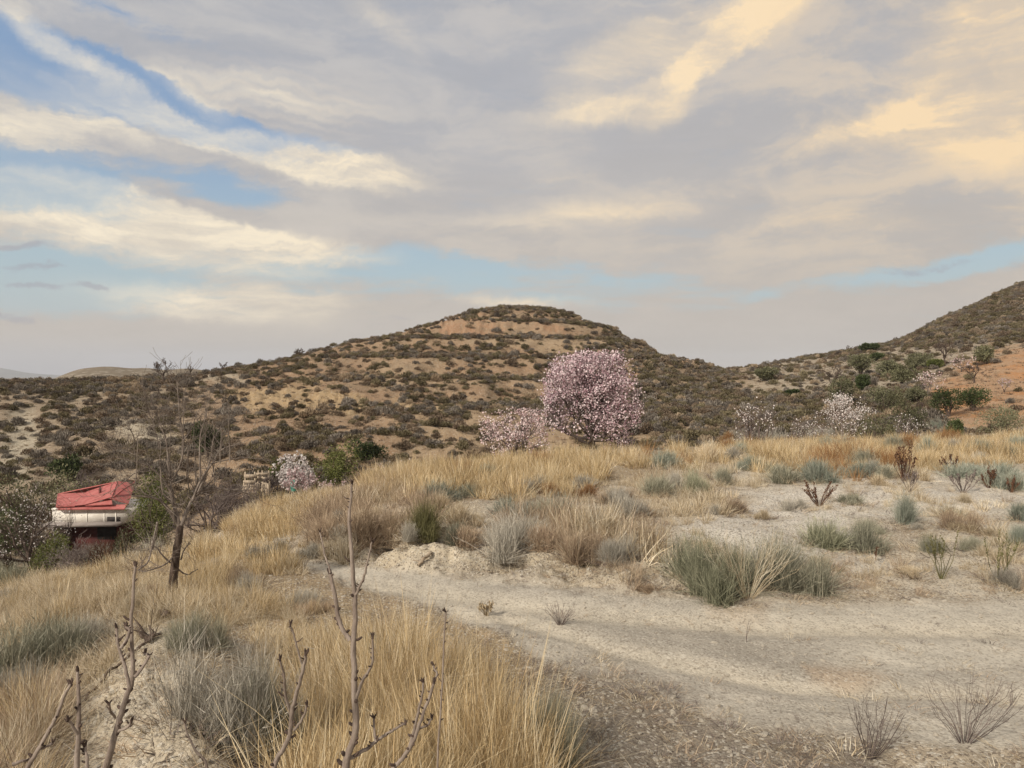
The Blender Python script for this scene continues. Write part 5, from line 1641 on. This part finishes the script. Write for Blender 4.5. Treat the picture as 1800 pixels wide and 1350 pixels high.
sapling('tall bare almond shoot with side twigs rising in the middle of the foreground grass', 1.25, [
    ([(604, 1380), (610, 1330), (624, 1285), (623, 1220), (622, 1150), (625, 1080), (621, 1020), (619, 960), (615, 910), (618, 878), (620, 852)], 20, 5, 0),
    ([(616, 1125), (603, 1105), (594, 1080), (588, 1040), (580, 1008)], 12, 9, 0),
    ([(580, 1008), (574, 985), (568, 960), (562, 935)], 5, 3, 1),
    ([(624, 1048), (634, 1030), (642, 1010), (648, 985), (655, 952)], 8, 4, 0),
    ([(625, 1230), (632, 1205), (644, 1180), (652, 1160), (651, 1120)], 9, 5, 0),
    ([(612, 1335), (640, 1320), (665, 1302), (690, 1285), (715, 1272)], 11, 5, 0),
    ([(660, 1305), (655, 1290), (652, 1262)], 7, 5, 0),
], (604, 1380, 20), seed=1)
sapling('bare almond shoot with forked grey twigs right of the tall one', 1.3, [
    ([(670, 1385), (690, 1352), (710, 1330), (728, 1300), (738, 1270), (752, 1235), (762, 1200)], 12, 7, 0),
    ([(720, 1315), (730, 1280), (735, 1255), (742, 1225), (744, 1198)], 9, 5, 0),
    ([(736, 1280), (752, 1275), (758, 1262)], 6, 5, 0),
    ([(762, 1200), (768, 1185), (764, 1170)], 6, 4, 0),
], (670, 1385, 14), seed=2)
sapling('bare almond shoot rising from the bottom edge over the grey foreground bush', 1.2, [
    ([(470, 1385), (490, 1335), (512, 1290), (516, 1250), (525, 1210), (535, 1170), (538, 1150)], 14, 7, 0),
    ([(513, 1265), (500, 1225), (496, 1190), (490, 1160)], 8, 5, 0),
    ([(516, 1285), (530, 1262), (536, 1240)], 7, 5, 0),
    ([(534, 1175), (524, 1140), (516, 1112), (510, 1100)], 5, 4, 0),
], (470, 1385, 15), seed=3)
sapling('crooked almond shoot with hooked spurs over the pale eroded bank', 1.2, [
    ([(172, 1390), (195, 1320), (208, 1270), (222, 1225), (232, 1200), (236, 1165), (232, 1100), (236, 1050), (240, 995)], 17, 6, 0),
    ([(228, 1208), (216, 1160), (206, 1130), (203, 1105)], 9, 6, 0),
    ([(212, 1140), (222, 1125), (228, 1108), (220, 1102)], 9, 6, 0),
    ([(236, 1190), (250, 1175), (262, 1155), (255, 1150)], 9, 6, 0),
    ([(208, 1285), (220, 1280), (228, 1270)], 8, 6, 0),
    ([(203, 1262), (195, 1250), (190, 1238)], 7, 5, 0),
], (172, 1390, 18), seed=4)
sapling('straight dark almond shoot standing at the lower left', 1.15, [
    ([(132, 1390), (136, 1330), (138, 1270), (140, 1225), (138, 1180)], 15, 7, 0),
    ([(136, 1290), (125, 1270), (118, 1266)], 8, 6, 0),
    ([(155, 1385), (152, 1340), (148, 1312)], 9, 7, 0),
], (132, 1390, 16), seed=5)
sapling('slanting almond shoot at the lower left corner', 1.15, [
    ([(30, 1385), (58, 1330), (80, 1292), (95, 1260), (110, 1225), (122, 1202)], 12, 6, 0),
    ([(64, 1320), (82, 1312), (92, 1306)], 6, 4, 0),
    ([(22, 1345), (40, 1338), (60, 1335)], 9, 6, 0),
], (30, 1385, 13), seed=6)
sapling('short thin almond shoot at the foot of the grey foreground bush', 1.3, [
    ([(372, 1385), (362, 1340), (345, 1320), (335, 1295), (330, 1270)], 8, 4, 0),
], (372, 1385, 9), seed=7)
sapling('thin dark shoot tip above the right part of the foreground grass', 1.6, [
    ([(770, 1400), (774, 1300), (778, 1200), (780, 1130), (783, 1095), (785, 1074)], 5, 4, 0),
], (770, 1400, 6), seed=8)


# fallen branches on the bank at left
def fallen(label, pts, w0, w1, mat, seed, twigs=0, lift=.02):
    rng = np.random.default_rng(seed)
    q3 = []
    for px, py in pts:
        p = at(px, py, 2.5); q3.append([p.x, p.y, p.z])
    q3 = np.array(q3); Y = q3[:, 1].mean()
    org = q3[0].copy()
    b = Bag(); t = np.linspace(0, len(q3) - 1, len(q3) * 4)
    line = np.stack([np.interp(t, np.arange(len(q3)), q3[:, k]) for k in range(3)], 1)
    rad = np.linspace(w0, w1, len(line)) * .5 / F * Y
    line[:, 2] = np.maximum(line[:, 2], H(line[:, 0], line[:, 1])) + rad * .7 + lift
    line += rng.normal(size=line.shape) * .004
    tube(b, line - org, rad, 7)
    root = empty('fallen_branch', org, label, 'branch')
    obj('stem', b.mesh('stem', mat, True), root)
    if twigs:
        tb_ = Bag()
        for i in range(twigs):
            k = rng.integers(1, len(line) - 1); d = rng.normal(size=3) * [.6, .4, .3] + [0, 0, .5]; d /= np.linalg.norm(d); L = rng.uniform(.06, .2)
            p = line[k] - org
            tube(tb_, [p, p + d * L * .5 + rng.normal(size=3) * .01, p + d * L + rng.normal(size=3) * .02], [rad[k] * .5, rad[k] * .35, rad[k] * .15], 5)
        obj('twigs', tb_.mesh('twigs', mat, True), root)


fallen('thick dark dead branch lying across the top of the pale bank', [(237, 1090), (250, 1085), (268, 1082), (292, 1090)], 9, 12, M_BARKD, 1, 6, .03)
fallen('long thin stick lying diagonally down the pale bank', [(150, 1238), (180, 1205), (210, 1175), (240, 1150), (284, 1120)], 4, 6, M_BARKD, 2, 2)
fallen('pale dry stick resting against the grass left of the bank', [(145, 1175), (160, 1155), (176, 1135)], 5, 6, M_BARKW, 3, 1, .05)
fallen('gnarled dark root stump on top of the pale bank', [(238, 1110), (250, 1128), (262, 1135), (275, 1125)], 12, 7, M_BARKD, 4, 7, .03)
fallen('pale broken stick at the edge of the far track', [(735, 1000), (745, 990), (758, 978)], 5, 7, M_BARKW, 5, 1, .03)

# ------------------------------------------------------------------ house with the red roof
def flat_mat(name, a, b, scale=3.0, rough=.8, bump=.02):
    m = bpy.data.materials.new(name); m.use_nodes = True
    t = m.node_tree; t.nodes.clear(); N = NT(t)
    tc = N.n('ShaderNodeTexCoord').outputs['Object']
    f = N.noise(tc, scale, 8, .7); g = N.noise(tc, scale * 6, 6, .7)
    c = N.mix(N.ss(N.m('ADD', N.m('MULTIPLY', f, .7), N.m('MULTIPLY', g, .3)), .38, .62), a, b)
    bs = N.n('ShaderNodeBsdfPrincipled'); t.links.new(c, bs.inputs['Base Color']); bs.inputs['Roughness'].default_value = rough
    bp = N.n('ShaderNodeBump'); bp.inputs['Distance'].default_value = bump; bp.inputs['Strength'].default_value = .6
    t.links.new(g, bp.inputs['Height']); t.links.new(bp.outputs[0], bs.inputs['Normal'])
    t.links.new(bs.outputs[0], N.n('ShaderNodeOutputMaterial').inputs[0])
    return m


M_ROOF = flat_mat('red_roof_sheet', (.33, .08, .075), (.44, .15, .135), 2.2)
M_WWALL = flat_mat('white_wall', (.66, .62, .55), (.80, .77, .72), 1.5)
M_SLAB = flat_mat('grey_concrete', (.20, .17, .155), (.31, .275, .255), 2)
M_DRED = flat_mat('dark_red_wall', (.075, .018, .018), (.13, .035, .03), 1.5)
M_PLANK = flat_mat('weathered_planks', (.30, .235, .17), (.48, .40, .30), 4)
M_TEAL = flat_mat('teal_plastic', (.02, .22, .17), (.03, .30, .23), 5, .45)
M_DARK = flat_mat('dark_opening', (.012, .01, .01), (.03, .022, .02), 3)


def box(b, x0, x1, y0, y1, z0, z1):
    v = np.array([[x, y, z] for z in (z0, z1) for y in (y0, y1) for x in (x0, x1)], float)
    f = np.array([[0, 2, 3, 1], [4, 5, 7, 6], [0, 1, 5, 4], [2, 6, 7, 3], [0, 4, 6, 2], [1, 3, 7, 5]])
    b.add(v, f)
    return b


def boxobj(name, mat, parent, *a, rot=None, bevel=0):
    o = obj(name, box(Bag(), *a).mesh(name, mat), parent)
    return o


YH = 52.0
S = YH / F
hx = (155 - CX) * S
ground_h = float(H(hx, YH))


S_H = S


def hz(py): return -(py - HY) * S_H
def hxx(px): return (px - 155) * S_H


house = empty('red_roofed_house', (hx, YH, 0), 'low house with folded red roof, white upper wall and dark red lower wall', 'house', rz=math.radians(-4))
# heights are kept in the local frame (z of the scene)
boxobj('upper_wall', M_WWALL, house, hxx(89), hxx(222), 0, 4.6, hz(919), hz(895.5))
boxobj('lower_wall', M_DRED, house, hxx(100), hxx(216), .45, 4.5, hz(975), hz(922.7))
boxobj('base_wall', M_SLAB, house, hxx(96), hxx(110), -.3, .4, hz(972), hz(922.7))
# porch slab slopes a little to the left
sb = Bag(); box(sb, hxx(80), hxx(218), -.7, 4.4, hz(922.5), hz(917.2))
for v in sb.v: v[:, 2] += (v[:, 0] - hxx(80)) / (hxx(218) - hxx(80)) * 3.5 * S - 2.5 * S * (v[:, 1] < 0)
obj('porch_slab', sb.mesh('porch_slab', M_SLAB), house)
boxobj('doorway', M_DARK, house, hxx(165), hxx(200), .42, .47, hz(950), hz(924.4))
boxobj('coping', M_WWALL, house, hxx(88), hxx(223), -.06, .3, hz(897), hz(894.4))
for i, px in enumerate((120, 152, 184, 205)):
    boxobj('wall_batten', M_WWALL, house, hxx(px), hxx(px) + .07, -.035, -.004, hz(921), hz(897.2))
boxobj('window', M_DARK, house, hxx(190), hxx(214), -.02, .03, hz(916), hz(908))
# roof sheets as thick folded plates
def plate(name, pts, thick=.07, mat=M_ROOF):
    """pts: (px, py, y) corners"""
    p = np.array([[(a - 155) * S_H + (a - CX) / F * c_, c_, -(b_ - HY) / F * (YH + c_)] for a, b_, c_ in pts]); n = len(p)
    nn = np.cross(p[1] - p[0], p[2] - p[0]); nn /= np.linalg.norm(nn)
    if nn[2] < 0: nn = -nn
    v = np.vstack([p, p - nn * thick])
    fs = []
    top = np.arange(n)[None, :]
    bag = Bag()
    me = bpy.data.meshes.new(name)
    faces = [list(range(n)), list(range(2 * n - 1, n - 1, -1))] + [[i, i + n, (i + 1) % n + n, (i + 1) % n] for i in range(n)]
    me.from_pydata([tuple(x) for x in v], [], faces); me.materials.append(mat); me.update()
    return obj(name, me, house)


plate('roof_sheet', [(96, 891, -.25), (131, 889, -.25), (146, 866, 2.4), (93, 869, 2.4)])
plate('roof_sheet', [(131.5, 889, -.3), (150, 887, -.3), (198, 873, -.05), (203, 846, 2.6), (146.5, 864.5, 2.4)])
plate('roof_sheet', [(150, 888.5, -.35), (200, 886, -.3), (197, 875.5, .25)])
plate('roof_sheet', [(204, 846.5, 2.6), (199, 876, -.05), (228, 884, .4), (233, 858, 2.6), (222, 848, 3.0)])
plate('roof_sheet', [(93, 868.5, 2.45), (203, 845.5, 2.65), (222, 847.5, 3.05), (215, 868, 4.9), (95, 880, 4.9)])
plate('eaves_sheet', [(98, 896, -.40), (222, 893.5, -.40), (226, 885.5, .1), (97, 891.5, .1)])
rb_ = Bag(); tube(rb_, [[hxx(197), -.08, hz(877)], [hxx(200.0), 1.2, hz(865)], [hxx(202.5), 2.62, hz(855.5)]], [.07, .07, .07], 6)
obj('ridge_cap', rb_.mesh('ridge_cap', M_ROOF, True), house)
pb = Bag(); tube(pb, [[hxx(157), 1.2, hz(876)], [hxx(157.4), 1.2, hz(862)]], [.09, .09], 8)
obj('flue', pb.mesh('flue', M_DRED, True), house)
pb = Bag(); tube(pb, [[hxx(204), 2.6, hz(857)], [hxx(203.0), 2.6, hz(847)]], [.05, .04], 5); tube(pb, [[hxx(186), 2.6, hz(850)], [hxx(205), 2.6, hz(853)]], [.06, .05], 5)
obj('roof_pole', pb.mesh('roof_pole', M_BARKW, True), house)

# ------------------------------------------------------------------ plank fence, tank and blocks
def fence_panel(px0, px1, pyt, pyb, Y, n, label, posts=3, vertical=False):
    S = Y / F
    xc = ((px0 + px1) / 2 - CX) * S
    g = float(H(xc, Y)); z0 = -(pyb - HY) * S; z1 = -(pyt - HY) * S
    z0 = g - .1 if z0 > g else z0
    f = empty('plank_fence', (xc, Y, z0), label, 'fence')
    w = (px1 - px0) * S; h = z1 - z0
    slat = None
    for i in range(n):
        r_ = random.Random(i * 7 + int(px0))
        if vertical:
            x0 = -w / 2 + w * i / n
            me = box(Bag(), 0, w / n * .75, 0, .03, 0, h).mesh('slat', M_PLANK) if slat is None else slat
            o = obj('slat', me, f, (x0, r_.uniform(-.01, .01), r_.uniform(-.05, .03)), (0, r_.uniform(-.03, .03), 0))
        else:
            me = box(Bag(), -w / 2, w / 2, 0, .03, 0, h / n * .62).mesh('slat', M_PLANK) if slat is None else slat
            o = obj('slat', me, f, (r_.uniform(-.04, .04), r_.uniform(-.01, .01), h * (i + .2) / n), (0, r_.uniform(-.03, .03), 0))
        slat = me
    pm_ = box(Bag(), -.04, .04, .034, .11, -.3, h + .08).mesh('post', M_BARKW)
    for i in range(posts):
        obj('post', pm_, f, (-w / 2 + .05 + (w - .1) * i / (posts - 1), 0, 0), (0, random.Random(i).uniform(-.03, .03), 0))


YF = 44.0
fence_panel(428, 450, 832, 850, YF, 5, 'weathered slatted fence panel, upper left one beside the tangle of bare trees', 2)
fence_panel(451, 472, 829.5, 848, YF + .3, 6, 'weathered slatted fence panel, upper right one next to the purplish bush', 3)
fence_panel(426, 450, 851, 868, YF - .6, 6, 'weathered slatted fence panel, lower left one near the ground', 3)
fence_panel(451, 474, 849.5, 867, YF - .4, 6, 'leaning slatted fence panel of upright slats, lower right one', 3, True)
p = on(516, 41.5)
tk = empty('water_tank', p, 'small teal plastic tank under the round white almond', 'tank')
b = Bag(); S = 41.5 / F
tube(b, [[0, 0, -.1], [0, 0, .02], [0, 0, .3], [0, 0, .34]], np.array([5, 5.3, 5.3, 4.6]) * S, 14); obj('barrel', b.mesh('barrel', M_TEAL, True), tk)
b = Bag(); tube(b, [[0, 0, .345], [0, 0, .38]], np.array([4.9, 4.7]) * S, 14); obj('lid', b.mesh('lid', M_TEAL, True), tk)
tk.location.z = -(860 - HY) * S - .0


def rock(name, px, py, w, h, mat, label, seed, Y=None, cat='stone', group=None, dz=0):
    p = on(px, Y) if Y else at(px, py, 2.2)
    me = pebble('rock_shape', seed, mat, .22)
    s_ = w * p.y / F
    o = obj(name, me, None, p + Vector((0, 0, dz + h * p.y / F * .25)), (0, 0, seed), (s_, s_ * .9, h * p.y / F * 1.5))
    o['label'] = label; o['category'] = cat
    if group: o['group'] = group
    return o


M_CREAM = bark_mat('cream_rock', (.62, .54, .40), (.74, .67, .52), 3)
rock('pale_boulder', 1689, 734, 10, 6, M_CREAM, 'cream boulder on red earth under the dark trees, upper left of two', 1, Y=53, dz=.1)
rock('pale_boulder', 1710, 738, 12, 4, M_CREAM, 'flat cream boulder on red earth, lower right of two', 2, Y=51, dz=.05)
rock('pale_boulder', 478, 866, 9, 8, M_CREAM, 'pinkish boulder at the foot of the plank fence', 3, Y=42)
rock('pale_boulder', 487, 866, 7, 6, M_ROCKO, 'small orange boulder beside the pinkish one by the plank fence', 4, Y=42)
rng = np.random.default_rng(4)
STN = [pebble('stone_shape', 500 + i, ROCKC, .25) for i in range(6)]
spots = [(1120, 1290), (1190, 1245), (1360, 1225), (1388, 1288), (1060, 1310), (1005, 1215), (930, 1190), (1455, 1150), (1275, 1190), (1235, 1330), (1570, 1240), (1755, 1150), (1640, 1085), (1180, 1105), (890, 1062), (965, 1045),
         (250, 1330), (228, 1300), (195, 1320), (275, 1270), (300, 1240), (262, 1225), (312, 1300), (238, 1335), (290, 1335), (330, 1330), (215, 1280), (282, 1195), (255, 1170), (320, 1345),
         (760, 1002), (800, 1006), (845, 1012), (700, 993), (870, 1010), (1650, 900), (1600, 870), (1520, 900), (1700, 890), (1420, 905), (1250, 905), (1340, 900), (1108, 985), (1160, 1000)]
for i, (a, c_) in enumerate(spots):
    p = at(a + rng.uniform(-5, 5), c_ + rng.uniform(-4, 4), 2.2)
    s_ = rng.uniform(5, 10) * p.y / F
    o = obj('stone', STN[i % 6], None, p + Vector((0, 0, s_ * .12)), (rng.uniform(-.2, .2), rng.uniform(-.2, .2), rng.uniform(0, 6)), (s_ * 1.2, s_, s_ * .8))
    wh = 'lying on the dirt track' if i < 16 else ('on the pale eroded bank at the lower left' if i < 30 else 'by the far edge of the track or on the flat behind it')
    o['label'] = 'small pale stone %s' % wh; o['category'] = 'stone'; o['group'] = 'pale stones %s' % wh

# distant mountain
mp_ = []
xs = np.linspace(-1300, 140, 60); YM = 7600.0
rngm = np.random.default_rng(3)
prof = np.interp(xs, [-1300, -500, -200, -60, 0, 25, 70, 120, 140], [630, 600, 628, 640, 646, 652, 657, 661, 664]) + fbm(xs / 30, xs * 0, 5, 3) * 2
vs = []; fs = []
for i, px in enumerate(xs):
    for j, (dy, f_) in enumerate(((0, 0.0), (500, .55), (1000, 1.0), (2200, .3), (3000, -.1))):
        Y = YM + dy; zt = -(prof[i] - HY) / F * (YM + 1000)
        vs.append([(px - CX) / F * Y, Y, -14 + (zt + 14) * f_])
n5 = 5
for i in range(len(xs) - 1):
    for j in range(4):
        a = i * n5 + j; fs.append([a, a + n5, a + n5 + 1, a + 1])
M_MT = flat_mat('mountain_soil', (.10, .11, .10), (.16, .15, .13), .004, .95, 5)
obj('mountain', new_mesh('mountain', np.array(vs), np.array(fs), None, M_MT, True), kind='structure')

# ------------------------------------------------------------------ thin air between the camera and the far mountain
m = bpy.data.materials.new('haze'); m.use_nodes = True
t = m.node_tree; t.nodes.clear()
vp = t.nodes.new('ShaderNodeVolumePrincipled'); vp.inputs['Color'].default_value = (.86, .91, 1.0, 1); vp.inputs['Density'].default_value = 1.1e-4
t.links.new(vp.outputs[0], t.nodes.new('ShaderNodeOutputMaterial').inputs['Volume'])
b = Bag(); box(b, -9600, 9600, -9600, 11500, -24, 330)
hz_ = obj('haze', b.mesh('haze', m), kind='stuff'); hz_['label'] = 'thin blue grey air that fades the far mountain'
